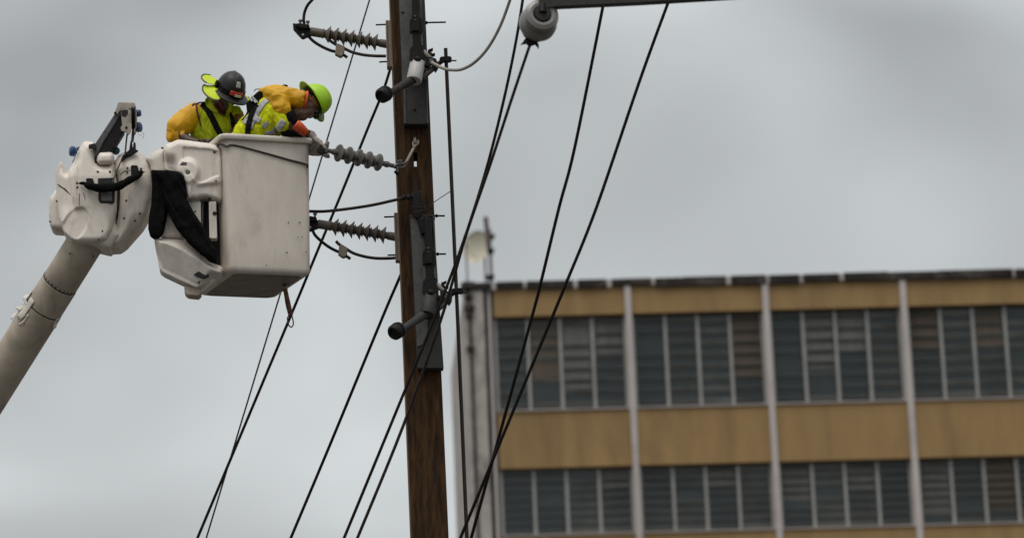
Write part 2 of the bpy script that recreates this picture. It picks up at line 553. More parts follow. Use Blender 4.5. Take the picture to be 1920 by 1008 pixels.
# ------------------------------------------------------------------ building behind, right
YB = 80.0
zt = P(1040, 527, YB).z
def bx(x): return P(x, 560, YB).x
XL, XR = bx(868), bx(868) + 17.5
bay0 = bx(919)
bayw = bx(1177) - bay0
bld = thing('apartment_building', (XL, YB, 0), 'ochre and pale concrete building with a mould blackened flat roof edge', 'building')
def bbox(name, x0, x1, y0, y1, z0, z1, mt, parent, bevel=0.0):
    bm = B()
    box(bm, V(((x0 + x1) / 2, (y0 + y1) / 2, (z0 + z1) / 2)), V(((x1 - x0) / 2, 0, 0)), V((0, (y1 - y0) / 2, 0)), V((0, 0, (z1 - z0) / 2)))
    return obj(name, bm, mt, parent, smooth=False, bevel=bevel, seg=1)
bbox('wall', XL + 0.02, XR, YB + 0.32, YB + 10, 0, zt - 0.17, 'pale_wall', bld)
bbox('corner_column', XL, bx(906), YB - 0.06, YB + 0.35, 0, zt - 0.165, 'pale_wall', bld)
bbox('corner_strip', bx(914), bay0, YB - 0.02, YB + 0.33, 0, zt - 0.165, 'pilaster', bld)
bbox('recess_shade_strip', bx(907), bx(913.5), YB + 0.02, YB + 0.10, 0, zt - 0.2, 'mould', bld)  # dark strip added in the gap to paint the shade of its depth
bm = B(); tube(bm, [V((bx(877), YB - 0.10, zt + 0.05)), V((bx(878), YB - 0.12, zt - 0.4)), V((bx(879.5), YB - 0.12, zt - 0.9)), V((bx(880), YB - 0.12, 0))], 0.035, 8)
dp = obj('service_pipe', bm, 'mould', bld)
for zq, sz in ((0.08, 0.16), (0.36, 0.10), (0.62, 0.13), (0.80, 0.09), (1.6, 0.1)):
    bm = B(); box(bm, V((bx(878.5), YB - 0.13, zt - zq)), V((sz, 0, 0)), V((0, 0.07, 0)), V((0, 0, sz * 0.55))); obj('pipe_box', bm, 'mould', dp, bevel=0.02, seg=2)
# coping stones, uneven with age
x = XL - 0.05
rnd = random.Random(3)
while x < XR:
    wd = 0.62 + rnd.random() * 0.5
    bm = B()
    z0 = zt - 0.16 - rnd.random() * 0.06
    z1 = zt + (rnd.random() - 0.5) * 0.022
    box(bm, V((x + wd / 2, YB + 0.14, (z0 + z1) / 2)), V((wd / 2 - 0.006, 0, 0)), V((0, 0.24, 0)), V((0, 0, (z1 - z0) / 2)))
    obj('coping_stone', bm, 'mould', bld, bevel=0.015, seg=2)
    x += wd
    if rnd.random() < 0.7:
        bm = B(); jw = 0.05 + rnd.random() * 0.08
        box(bm, V((x + jw / 2, YB + 0.13, (z0 + z1) / 2 - 0.004)), V((jw / 2 - 0.004, 0, 0)), V((0, 0.20, 0)), V((0, 0, (z1 - z0) / 2 - 0.012)))
        obj('mortar_joint', bm, 'pilaster', bld, smooth=False)
        x += jw
STOREY = 2.95
nb = int((XR - bay0) / bayw) + 1
for k in range(nb):
    a = bay0 + k * bayw
    if a > XR - 1: break
    e = min(a + bayw, XR)
    if k > 0:
        bbox('pilaster', a - 0.075, a + 0.075, YB - 0.07, YB + 0.3, 0, zt - 0.165, 'pilaster', bld, 0.01)
    for s in range(3):
        top = zt - 0.16 - s * STOREY
        lo = top - (0.665 if s == 0 else 1.25)
        if s > 0: lo = top - 1.35
        bbox('spandrel_panel', a + 0.08, e - 0.08, YB, YB + 0.3, lo, top, 'tan_wall', bld)
        wz1, wz0 = lo - 0.03, zt - 0.16 - (s + 1) * STOREY + 0.03
        if s == 2: wz0 = wz1 - 1.6
        wx0, wx1 = a + 0.1, e - 0.1
        win = bbox('window', wx0, wx1, YB + 0.24, YB + 0.31, wz0, wz1, 'glass', bld)
        nm = 4
        for q in range(nm + 1):
            mx_ = wx0 + (wx1 - wx0) * q / nm
            bbox('mullion', mx_ - 0.035, mx_ + 0.035, YB + 0.16, YB + 0.238, wz0, wz1, 'alu', win)
        for q in range(nm):
            xa_, xb_ = wx0 + (wx1 - wx0) * q / nm + 0.04, wx0 + (wx1 - wx0) * (q + 1) / nm - 0.04
            tilt = rnd.uniform(-0.5, 0.9)
            if rnd.random() < 0.35:                    # some bays keep a half drawn curtain behind the louvres
                zc = wz0 + (wz1 - wz0) * rnd.uniform(0.2, 0.7)
                bbox('curtain', xa_ + 0.02, xb_ - 0.02, YB + 0.226, YB + 0.238, zc, wz1 - 0.01, rnd.choice(['curtain', 'curtain_brown']), win)
            for r_ in range(8):
                if rnd.random() < 0.04: continue       # a missing slat here and there
                mz = wz0 + (wz1 - wz0) * (r_ + 0.5) / 8
                ti = tilt + rnd.uniform(-0.08, 0.08)
                bm = B()
                box(bm, V(((xa_ + xb_) / 2, YB + 0.19, mz)), V(((xb_ - xa_) / 2, 0, 0)), V((0, 0.03 * cos(ti), -0.055 * sin(ti + 0.5))), V((0, 0.003, 0.0035)))
                obj('louvre_slat', bm, 'louvre', win, smooth=False)
        bbox('window_sill', wx0, wx1, YB - 0.05, YB + 0.3, wz0 - 0.028, wz0 - 0.002, 'pilaster', win)

# ------------------------------------------------------------------ antennas on that roof
YA = 82.0
roof_z = zt - 0.17
def foot(x, Y): 
    p = P(x, 525, Y)
    return V((p.x, Y, roof_z))
dish = thing('satellite_dish', foot(911, YA), 'round cream dish antenna on a thin post at the roof edge', 'dish')
cen = P(895, 463, YA)
axd = V((-0.62, -0.76, 0.05)).normalized()
bm = B()
prof = [(0.0, 0.02), (0.005, 0.10), (0.03, 0.22), (0.075, 0.33), (0.12, 0.40), (0.125, 0.405), (0.11, 0.395), (0.06, 0.32), (0.0, 0.2), (-0.02, 0.09), (-0.025, 0.02)]
lathe(bm, cen - axd * 0.08, cen, prof, 36)
d1 = obj('reflector', bm, 'dish', dish)
bm = B()
a_ = cen - axd * 0.09
tube(bm, [a_, a_ - axd * 0.12], 0.05, 12)
obj('dish_bracket', bm, 'antenna', dish)
bm = B()
tube(bm, [V((foot(911, YA).x, YA, roof_z)), P(910, 500, YA), P(909, 455, YA + 0.15)], 0.028, 10)
obj('post', bm, 'antenna', dish)
bm = B()
tube(bm, [cen - axd * 0.02 + V((0, 0, -0.36)), cen + axd * 0.36 + V((0, 0, -0.12)), cen + axd * 0.42], 0.012, 8, n=4)
obj('feed_arm', bm, 'dish', dish)
bm = B()
lathe(bm, cen + axd * 0.36, cen + axd * 0.46, [(0, 0.035), (0.06, 0.045), (0.1, 0.02)], 12)
obj('feed_horn', bm, 'dish', dish)
mast = thing('panel_antenna', foot(921, YA - 0.6), 'tall dark panel antenna mast just right of the cream dish', 'antenna')
ym = YA - 0.6
bm = B(); tube(bm, [foot(921, ym), P(918, 430, ym)], 0.04, 10); obj('mast', bm, 'antenna', mast)
bm = B(); slab(bm, [(906, 406), (915, 405), (922, 466), (913, 468)], ym - 0.12, 0.10); obj('antenna_panel', bm, 'antenna', mast, bevel=0.015, seg=2)
for (cx, cy) in ((921, 443), (920, 470)):
    bm = B(); slab(bm, [(cx - 7, cy - 4), (cx + 8, cy - 5), (cx + 5, cy + 5), (cx - 5, cy + 6)], ym - 0.05, 0.12); obj('clamp', bm, 'iron', mast, bevel=0.01, seg=2)
bm = B(); slab(bm, [(909, 515), (928, 514), (926, 524), (912, 524)], ym - 0.05, 0.1); obj('base_plate', bm, 'iron', mast, bevel=0.01, seg=2)
bm = B(); tube(bm, [foot(877, YA - 1), P(874, 470, YA - 1), P(872, 440, YA - 1)], [0.022, 0.02, 0.012], 8)
tag(obj('roof_rod', bm, 'antenna', loc=foot(877, YA - 1)), 'thin upright rod left of the cream dish', 'rod')

# ================================================================== wooden pole
YP = 25.40
pole = thing('utility_pole', V((P(789, 595, YP).x, YP + 0.13, 0)), 'brown squared timber utility pole carrying steel channels and insulators', 'utility pole')
def edge(x0, x1, y):                                   # pole edges run straight from top to ground
    return x0 + (x1 - x0) * y / 595.0
LA, LB = P(732.5, 0, YP), P(756, 595, YP)
RA, RB = P(796.5, 0, YP), P(823, 595, YP)
def on(a, b, z):
    t = (z - a.z) / (b.z - a.z)
    return a + (b - a) * t
ztop = LA.z + 1.2
bm = B()
vs = []
for z in (0.0, ztop):
    l, r = on(LA, LB, z), on(RA, RB, z)
    vs.append([bm.verts.new((l.x, YP, z)), bm.verts.new((r.x, YP, z)), bm.verts.new((r.x, YP + 0.27, z)), bm.verts.new((l.x, YP + 0.27, z))])
b0, t0 = vs
bm.faces.new(b0[::-1]); bm.faces.new(t0)
for i in range(4):
    bm.faces.new((b0[i], b0[(i + 1) % 4], t0[(i + 1) % 4], t0[i]))
shaft = obj('timber_shaft', bm, 'wood', pole)
cut = B()
sl_c = P(779.5, 299, YP)
box(cut, sl_c + V((0, 0.13, 0)), V((3.6 / 250, 0, 0)), V((0, 0.3, 0)), V((0, 0, 13.5 / 242)))
cm_ = bpy.data.meshes.new('cut'); cut.to_mesh(cm_); cut.free()
co = bpy.data.objects.new('cut', cm_); C.objects.link(co)
shaft_local = shaft.parent; shaft.parent = None; shaft.location = pole.location
bpy.context.view_layer.update()
md = shaft.modifiers.new('slot', 'BOOLEAN'); md.object = co; md.solver = 'EXACT'
ev = shaft.evaluated_get(bpy.context.evaluated_depsgraph_get())
nm_ = bpy.data.meshes.new_from_object(ev)
shaft.modifiers.clear(); shaft.data = nm_; shaft.data.name = 'timber_shaft'
shaft.parent = shaft_local; shaft.location = (0, 0, 0)
bpy.data.objects.remove(co)
for p in shaft.data.polygons: p.use_smooth = False
# pale left arris strip
bm = B()
z_a, z_b = LB.z - 3.5, ztop
pa, pb = on(LA, LB, z_a), on(LA, LB, z_b)
bar(bm, V((pa.x - 0.004, YP + 0.14, z_a)), V((pb.x - 0.004, YP + 0.14, z_b)), 0.0035, 0.10)
obj('edge_strip', bm, 'palewood', pole, smooth=False)
# drying cracks and nail heads in the timber
rc_ = random.Random(11)
for q in range(26):
    fx, z_c, ln_ = rc_.uniform(0.06, 0.94), LB.z + rc_.uniform(-1.7, 2.6), rc_.uniform(0.08, 0.45)
    pts_ = []
    for i in range(5):
        z = z_c + ln_ * (i / 4 - 0.5)
        l_, r_ = on(LA, LB, z), on(RA, RB, z)
        pts_.append(V((l_.x + (r_.x - l_.x) * fx + 0.004 * noise.noise(V((q * 3.1, i * 0.9, 0))), YP - 0.0005, z)))
    bm = B(); tube(bm, pts_, [0.0004, 0.0018, 0.0026, 0.0016, 0.0004], 5, 2); obj('drying_crack', bm, 'hole', pole)
# steel channels
def channel(name, outline, Y, depth, mt, lip):
    bm = B(); slab(bm, outline, Y, depth)
    o = obj(name, bm, mt, pole, bevel=0.006, seg=2)
    return o
ch = channel('steel_channel', [(741, -160), (790, -160), (803.5, 233), (757.5, 233)], 25.29, 0.108, 'darkgalv', 0)
bm = B(); slab(bm, [(742.5, -158), (769.5, -158), (775, 118), (767, 150), (755, 158)], 25.278, 0.009); obj('face_plate', bm, 'galv', ch, bevel=0.002, seg=1)
bm = B(); slab(bm, [(783, -158), (789, -158), (792.5, 80), (788, 80)], 25.276, 0.011); obj('lip', bm, 'galv', ch, bevel=0.002, seg=1)
bm = B(); slab(bm, [(757.5, 150), (760, 150), (761.5, 231), (758.5, 231)], 25.281, 0.007); obj('lip', bm, 'galv', ch, bevel=0.001, seg=1)
bm = B(); slab(bm, [(799.5, 150), (801.5, 150), (803, 231), (800.5, 231)], 25.281, 0.007); obj('lip', bm, 'galv', ch, bevel=0.001, seg=1)
for (bx_, by_) in ((778, 205), (755, 24)): bolt(ch, bx_, by_, 25.28, 2.6, 'iron')
ch2 = channel('steel_channel', [(768, 402), (813, 402), (832, 690), (783, 690)], 25.29, 0.108, 'darkgalv', 0)
bm = B(); slab(bm, [(769.5, 412), (792, 404), (806, 560), (800, 640), (782, 650)], 25.278, 0.009); obj('face_plate', bm, 'galv', ch2, bevel=0.002, seg=1)
bm = B(); slab(bm, [(810, 404), (813, 404), (823, 560), (820, 560)], 25.276, 0.011); obj('lip', bm, 'galv', ch2, bevel=0.002, seg=1)
# dark terminal bracket and bird wire cage at mid height
tb = obj('terminal_bracket', (lambda b: (slab(b, [(774, 360), (790, 357), (792, 380), (792, 398), (787, 409), (779, 409), (774, 398)], 25.24, 0.14), b)[1])(B()), 'iron', pole, bevel=0.008, seg=2)
bm = B(); slab(bm, [(796, 412), (808, 412), (809, 431), (797, 431)], 25.22, 0.02); pl = obj('hole_plate', bm, 'galv', tb, bevel=0.002, seg=1)
bolt(pl, 802.5, 418, 25.222, 2.0, 'hole'); bolt(pl, 803, 426, 25.222, 2.0, 'hole')
for pts in ([(771, 388), (812, 389)], [(774, 400), (812, 390)], [(795, 408), (813, 392)], [(771, 401), (776, 401)], [(803, 406), (813, 395)], [(812, 389), (815, 412)]):
    bm = B(); ptube(bm, [(px, py, 25.2 + 0.01 * i, 1.1) for i, (px, py) in enumerate(pts)], 6); obj('cage_rod', bm, 'iron', tb)
bm = B(); slab(bm, [(783, 410), (812, 402), (813, 430), (790, 440)], 25.23, 0.06); obj('clamp_block', bm, 'iron', tb, bevel=0.01, seg=2)
# step bolts
for (xa, ya, xb, yb) in ((799, 43, 836, 42), (818, 404.5, 834, 404.5), (820, 476, 836, 476), (809, 118, 797, 119)):
    bm = B(); ptube(bm, [(xa - 8, ya, 25.52, 1.7), (xb, yb, 25.50, 1.7)], 8); sb_ = obj('step_bolt', bm, 'iron', pole)
    bm = B(); a_ = P(xa - 1.5, ya, 25.52); lathe(bm, a_, a_ + V((1, 0, 0)), [(0, 0.014), (0.016, 0.014)], 6); obj('nut', bm, 'iron', sb_)
# slim riser pipe on standoffs
pipe = obj('riser_pipe', (lambda b: (tube(b, [P(835.5, 91, 25.62), P(858, 595, 25.62), P(876, 1020, 25.62), V((P(880, 1100, 25.62).x + 0.2, 25.62, 0.0))], [3.6 / 250] * 4, 12), b)[1])(B()), 'brownrubber', pole)
for (cx, cy, s) in ((840, 111, 1), (862, 545, 1)):
    bm = B()
    slab(bm, [(cx - 16, cy - 2), (cx - 13, cy - 5), (cx + 4, cy - 6), (cx + 7, cy - 3), (cx + 7, cy + 2), (cx + 4, cy + 4), (cx - 8, cy + 4), (cx - 13, cy + 7)], 25.585, 0.05)
    c_ = obj('pipe_clamp', bm, 'iron', pipe, bevel=0.004, seg=2)
    bm = B(); ptube(bm, [(cx, cy + 3, 25.6, 1.4), (cx + 16, cy + 3, 25.6, 1.4)], 8); obj('clamp_bolt', bm, 'iron', pipe)
    bm = B(); ptube(bm, [(cx - 10, cy + 3, 25.62, 4.2), (cx - 36, cy + 22, 25.6, 4.8)], 10); obj('standoff_arm', bm, 'brownrubber', pipe)

# ================================================================== line post insulators
def lead(bm, pts, r, Y=25.5, seg=10):
    ptube(bm, [(x, y, Y, r) for x, y in pts], seg, n=5)
def make_post():
    root = thing('post_insulator', P(736, 82, 25.5), 'ribbed grey post insulator on the upper pale bar, above the two workers', 'insulator', 'line post insulators on the pole')
    Y = 25.50
    bm = B(); slab(bm, [(723, 38), (733, 38), (736.5, 125), (726, 125)], Y - 0.05, 0.10); mb = obj('mounting_bar', bm, 'plate', root, bevel=0.004, seg=2)
    bm = B(); slab(bm, [(724.5, 39.5), (727, 39.5), (730, 123), (727.5, 123)], Y - 0.0535, 0.006); obj('bar_edge', bm, 'insul', mb, bevel=0.001, seg=1)
    for (xa, ya, xb) in ((704.5, 47, 730), (711, 116.5, 732)):
        bm = B(); ptube(bm, [(xa, ya, Y, 1.6), (xb, ya - 1, Y, 1.6)], 8); obj('stud', bm, 'iron', root)
    a, b = P(582, 59.5, Y), P(728, 83.5, Y)
    ax = (b - a).normalized(); k = 1 / K(Y)
    ln = (b - a).length
    bm = B(); lathe(bm, a, b, [(0, 8 * k), (0.5 * k, 8.6 * k), (23 * k, 8.6 * k), (24 * k, 9.4 * k), (26 * k, 9.4 * k), (27 * k, 7 * k)], 20); obj('end_fitting', bm, 'insul', root)
    s0, pitch = 26.0, 15.0
    bm = B(); lathe(bm, a, b, [(24 * k, 6.6 * k), (132 * k, 6.6 * k), (133 * k, 7.6 * k), (ln, 8.2 * k)], 20); core = obj('core', bm, 'insul', root)
    big = small = None
    for i in range(7):
        for kind in (0, 1):
            if kind and i == 6: continue
            R = 16.5 if kind == 0 else 10.5
            s = s0 + pitch * i + (0 if kind == 0 else 9.5)
            wd = 10.5 if kind == 0 else 5.0
            src = big if kind == 0 else small
            if src is None:
                bm = B(); o_ = V((0, 0, 0))
                lathe(bm, a, b, [(s * k, 6.4 * k), ((s + wd * 0.45) * k, 9.2 * k * (1 if kind == 0 else 0.85)), ((s + wd) * k, R * k), ((s + wd + 0.7) * k, R * k), ((s + wd * 0.75) * k, 8 * k), ((s + wd * 0.7) * k, 6.3 * k)], 28)
                src = obj('shed' if kind == 0 else 'small_shed', bm, 'insul', root)
                if kind == 0: big = (src, s)
                else: small = (src, s)
            else:
                c = src[0].copy(); C.objects.link(c); c.parent = root
                c.location = ax * ((s - src[1]) * k)
    # conductor clamp with its keeper, eye hole and bolts
    cl = B(); slab(cl, [(549, 44), (553, 43.5), (557, 47), (566, 49.5), (582, 52), (586, 58), (583, 66), (574, 69), (570, 71.3), (566, 71.3), (560, 65), (550, 54)], Y - 0.02, 0.05)
    cl = obj('line_clamp', cl, 'iron', root, bevel=0.004, seg=2)
    bm = B(); slab(bm, [(554, 44), (562, 43), (580, 46), (581, 53), (568, 54), (555, 50)], Y - 0.05, 0.10); obj('keeper', bm, 'iron', cl, bevel=0.008, seg=2)
    for (x, y) in ((563, 42), (577, 44)):
        bm = B(); a_ = P(x, y + 4, Y); lathe(bm, a_, a_ + V((0.05, 0, 1)), [(0, 0.008), (0.02, 0.008), (0.021, 0.015), (0.036, 0.015)], 6); obj('bolt', bm, 'steel', cl)
    bm = B(); a_ = P(568, 65.2, Y - 0.021); lathe(bm, a_, a_ + V((0, -1, 0)), [(0, 0.0095), (0.003, 0.0095)], 14); obj('eye', bm, 'white', cl)
    bm = B(); lead(bm, [(577, 67), (588, 78), (604, 88), (620, 95), (632, 98), (642, 102), (651, 108)], 2.9); obj('lead_wire', bm, 'rubber', root)
    bm = B(); lead(bm, [(616, 74), (622, 79), (632, 85), (645, 91), (660, 98), (680, 103), (700, 105), (724, 105.5)], 2.9, Y - 0.01); obj('lead_wire', bm, 'brownrubber', root)
    bm = B(); slab(bm, [(630, 83), (634, 81.5), (647, 87), (646, 94), (643, 104), (638, 106), (628, 101)], Y - 0.035, 0.06); obj('connector', bm, 'plate', root, bevel=0.006, seg=2)
    return root
post = make_post()
post2 = copy_tree(post)
post2.location = post.location + (P(738.8, 397.5, 25.5) - P(723, 38, 25.5))
post2['label'] = 'ribbed grey post insulator on the lower pale bar, right of the bucket side'

ORI[post2] = post2.location.copy()
for ch_ in children(post2):
    if ch_.name.split('.')[0] in ('lead_wire', 'connector'):
        bpy.data.objects.remove(ch_)
bm = B(); lead(bm, [(585, 424), (589, 438), (600, 450), (614, 461), (628, 469), (640, 474), (648, 479), (657, 485)], 2.9); obj('lead_wire', bm, 'rubber', post2)
bm = B(); lead(bm, [(630, 452), (636, 458), (650, 467), (664, 475), (685, 481), (706, 484), (730, 484), (743, 483)], 2.9, 25.49); obj('lead_wire', bm, 'brownrubber', post2)
bm = B(); slab(bm, [(636, 459), (640, 457), (652, 464), (651, 472), (648, 481), (643, 482), (634, 476)], 25.465, 0.06); obj('connector', bm, 'plate', post2, bevel=0.006, seg=2)

# ================================================================== dead-end insulator held by the worker
sus = thing('tension_insulator', P(779, 266, YP - 0.03), 'grey disc string insulator stretched from the pole to the worker\'s glove', 'insulator')
a, b = P(612, 281.5, 24.97), P(738, 311, 25.30)
ax = (b - a).normalized(); ln = (b - a).length
k = 1 / K(25.15)
bm = B(); lathe(bm, a, b, [(0, 4 * k), (14 * k, 4.5 * k), (15 * k, 6 * k), (18 * k, 6 * k), (19 * k, 5 * k), (ln - 19 * k, 5 * k), (ln - 18 * k, 6 * k), (ln - 13 * k, 6 * k), (ln - 12 * k, 4.2 * k), (ln, 4.2 * k)], 18)
obj('core_rod', bm, 'insul_grey', sus)
proto = {}
n_big = 5
step = (ln - 62 * k) / 4
for i in range(5):
    for kind in (0, 1):
        if kind and i == 4: continue
        s = 24 * k + step * (i + 0.5 * kind)
        if kind not in proto:
            R = (16.6 if kind == 0 else 11.0) * k
            bm = B(); lathe(bm, a, b, [(s, 5 * k), (s + 2.0 * k, R * 0.9), (s + 3.2 * k, R), (s + 4.2 * k, R), (s + 4.6 * k, R * 0.75), (s + 6.5 * k, 5 * k)], 32)
            proto[kind] = (obj('disc' if kind == 0 else 'small_disc', bm, 'insul_grey', sus), s)
        else:
            c = proto[kind][0].copy(); C.objects.link(c); c.parent = sus; c.location = ax * (s - proto[kind][1])
bm = B(); slab(bm, [(594, 278), (598, 277), (599, 272), (602, 270), (604, 273), (606, 277), (610, 279), (616, 279.5), (616, 285), (609, 284.5), (606, 288), (600, 287), (595, 285)], 25.0, 0.045); obj('tongue_clevis', bm, 'iron', sus, bevel=0.004, seg=2)
bm = B(); ptube(bm, [(737, 310.5, 25.29, 3.4), (744, 314, 25.3, 3), (745, 323, 25.3, 2.4)], 8, n=3); obj('eye_end', bm, 'steel', sus)
bm = B(); ptube(bm, [(741, 321, 25.3, 3.4), (746, 327, 25.32, 3.0)], 6); obj('clevis_pin', bm, 'iron', sus)
for dy, dY in ((-2.5, -0.02), (4.5, 0.02)):
    bm = B(); ptube(bm, [(739, 313 + dy * 0.3, 25.3 + dY, 2), (746, 310 + dy, 25.31 + dY, 2.2), (757, 309 + dy, 25.33 + dY, 2.2), (764, 303 + dy * 0.4, 25.34 + dY, 2.0)], 8, n=4); obj('shackle_side', bm, 'steel', sus)
bm = B(); ptube(bm, [(745, 303, 25.29, 3.2), (753, 302, 25.31, 3.0)], 8); obj('shackle_pin', bm, 'steel', sus)
bm = B(); ptube(bm, [(760, 307, 25.33, 3), (764, 300, 25.33, 2.7), (776, 277, 25.35, 2.7), (779, 271, 25.36, 3)], 10); obj('link_rod', bm, 'tansteel', sus)
for dx in (-4.5, 4.5):
    bm = B(); ptube(bm, [(776, 276, 25.34, 1.9), (779 + dx, 269, 25.35, 1.9), (780 + dx * 0.8, 263.5, 25.365, 1.8)], 8, n=3); obj('clevis_side', bm, 'tansteel', sus)
bm = B(); ptube(bm, [(777.5, 259, 25.40, 2.4), (778, 262, 25.34, 2.6), (779.5, 268, 25.34, 2.4)], 8, n=3); obj('eye_bolt', bm, 'whitecable', sus)

# ================================================================== switch brackets
def make_switch():
    root = thing('disconnect_switch', P(781, 60, 25.28), 'black bracket with white angled sleeve and round end at the pole top', 'switch', 'angled switch brackets on the pole front')
    Y = 25.15
    bm = B(); slab(bm, [(772, -24), (784, -24), (786.5, 30), (792, 36), (793.5, 58), (788, 63), (788, 85), (794, 91), (796, 108), (791, 119), (781, 125), (772, 119), (768, 108), (768.5, 91), (774.5, 85), (774.5, 62), (768.5, 60), (768, 38), (773, 30)], Y, 0.10)
    br = obj('bracket', bm, 'iron', root, bevel=0.008, seg=2)
    for pts in ([(769, 63), (774, 60), (774.5, 85), (769.5, 90)], [(788, 60), (792.5, 63), (793.5, 88), (788.5, 84)]):
        bm = B(); slab(bm, pts, Y + 0.02, 0.08); obj('side_plate', bm, 'galv', br, bevel=0.002, seg=1)
    bm = B(); slab(bm, [(772, 28), (786, 28), (786, 58), (773, 58)], Y - 0.02, 0.021); obj('hinge_block', bm, 'iron', br, bevel=0.005, seg=2)
    for (x, y) in ((778.5, 31), (779, 38)): bolt(br, x, y, Y - 0.019, 1.8, 'steel')
    bm = B(); ellipsoid(bm, P(783, 113, Y + 0.02), V((0.034, 0, 0)), V((0, 0.05, 0)), V((0, 0, 0.034)), 16, 10); obj('pivot', bm, 'iron', br)
    a, b = P(783.5, 117, Y + 0.05), P(776, 152, Y - 0.02)
    r = 14.6 / K(Y); ln = (b - a).length
    bm = B(); lathe(bm, a, b, [(0, r * 0.96), (0.004, r), (ln - 0.008, r), (ln, r * 0.93), (ln + 0.001, r * 0.8)], 28); obj('sleeve', bm, 'white', root)
    bm = B(); ptube(bm, [(784, 143, Y + 0.02, 9.5), (768, 152.5, Y - 0.03, 8.6), (750, 163.2, Y - 0.10, 7.4), (731, 174.5, Y - 0.18, 6.4)], 16, n=3); obj('arm', bm, 'brownrubber', root)
    a, b = P(727, 173, Y - 0.17), P(713.5, 181, Y - 0.235)
    k = 1 / K(Y); ln = (b - a).length
    bm = B(); lathe(bm, a, b, [(0, 9 * k), (ln * 0.12, 14 * k), (ln * 0.35, 15.3 * k), (ln * 0.42, 13.2 * k), (ln * 0.5, 13.2 * k), (ln * 0.58, 15 * k), (ln * 0.85, 14.6 * k), (ln, 12 * k), (ln + 0.002, 9 * k), (ln - 0.012, 7.5 * k)], 28); e = obj('end_cap', bm, 'iron', root)
    bm = B(); ptube(bm, [(792, 146, Y + 0.06, 5.4), (806, 134, Y + 0.05, 5), (817, 126, Y + 0.05, 4.6)], 12, n=2); obj('stay', bm, 'insul', root)
    bm = B(); ptube(bm, [(793, 97.5, Y + 0.03, 5.6), (804, 106, Y + 0.03, 5.2), (809, 110, Y + 0.03, 3.5)], 14); obj('contact', bm, 'whitecable', root)
    for pts in ([(802, 93), (808, 91), (812, 89), (812, 92.5), (807, 95), (810, 100), (816, 99), (816, 102), (809, 104), (803, 100)],
                [(800, 108), (807, 106), (818, 110), (820, 117), (812, 119), (808, 113), (802, 117)],
                [(798, 116), (805, 114), (809, 120), (803, 126), (797, 122)],
                [(814, 117), (823, 118), (822, 126), (817, 134), (813, 127)]):
        bm = B(); slab(bm, pts, Y + 0.01, 0.06); obj('clamp_jaw', bm, 'iron', root, bevel=0.005, seg=2)
    bm = B(); slab(bm, [(804, 111), (810, 109), (815, 115), (811, 122), (806, 121)], Y - 0.01, 0.03); obj('terminal', bm, 'galv', root, bevel=0.006, seg=2)
    return root
sw = make_switch()
sw2 = copy_tree(sw)
sw2.location = sw.location + (P(805.5, 495, 25.15) - P(781, 60, 25.15))
sw2['label'] = 'black bracket with grey-shaded angled sleeve low on the pole beside crossing cables'
for ch_ in children(sw2):
    if ch_.name.startswith('sleeve'):
        ch_.data = ch_.data.copy(); ch_.data.materials[0] = M['darkgalv']  # same white sleeve in shade, its darkness put into the colour
    if ch_.name.startswith('arm'):
        ch_.data = ch_.data.copy(); ch_.data.materials[0] = M['darkgalv']

# ================================================================== foreground crossarm and pin insulator
YC = 21.0
bm = B(); slab(bm, [(1008, -32), (2060, -92), (2060, -46), (1203, 5), (1046, 12.5), (1012, 17)], YC, 0.07)
ca = obj('crossarm', bm, 'darkgalv', loc=P(1500, -40, YC), bevel=0.004, seg=2)
tag(ca, 'dark blurred steel crossarm at the top edge holding the round insulator', 'crossarm')
pin = thing('pin_insulator', P(1020, 5, YC), 'round grey porcelain insulator seen from below in the top right foreground', 'insulator')
a, b = P(1017, 26, YC - 0.0), P(1003, 56, YC + 0.22)
k = 1 / K(YC); ln = (b - a).length
bm = B(); lathe(bm, a, b, [(0.03, 15 * k), (0.0, 18 * k), (-0.004, 24 * k), (0.008, 31.5 * k), (0.035, 33.5 * k), (0.06, 31 * k), (0.075, 27 * k), (0.085, 29 * k), (0.10, 34 * k), (0.125, 36.5 * k), (0.155, 36 * k), (0.18, 32 * k), (0.20, 22 * k), (0.22, 20 * k), (0.25, 24 * k), (0.27, 20 * k), (0.28, 8 * k)], 40)
obj('porcelain', bm, 'ceramic', pin)
bm = B(); lathe(bm, a, b, [(-0.012, 10 * k), (-0.01, 15.5 * k), (0.02, 16.5 * k), (0.04, 16.5 * k)], 24); obj('pin_socket', bm, 'hole', pin)
bm = B(); tube(bm, [a - V((0, 0.01, 0)), P(1017, 4, YC + 0.03)], 0.026, 12); obj('pin', bm, 'iron', pin)
for pts in ([(990, 76, 5), (984, 80, 3.5), (976, 84.5, 0.8)], [(1000, 78, 5), (1007, 84, 3.2), (1009.5, 92, 0.8)], [(985, 74, 5), (995, 82, 6), (1006, 74, 5)]):
    bm = B(); ptube(bm, [(x, y, YC + 0.16, r) for x, y, r in pts], 8, n=3); obj('tie_wire', bm, 'iron', pin)

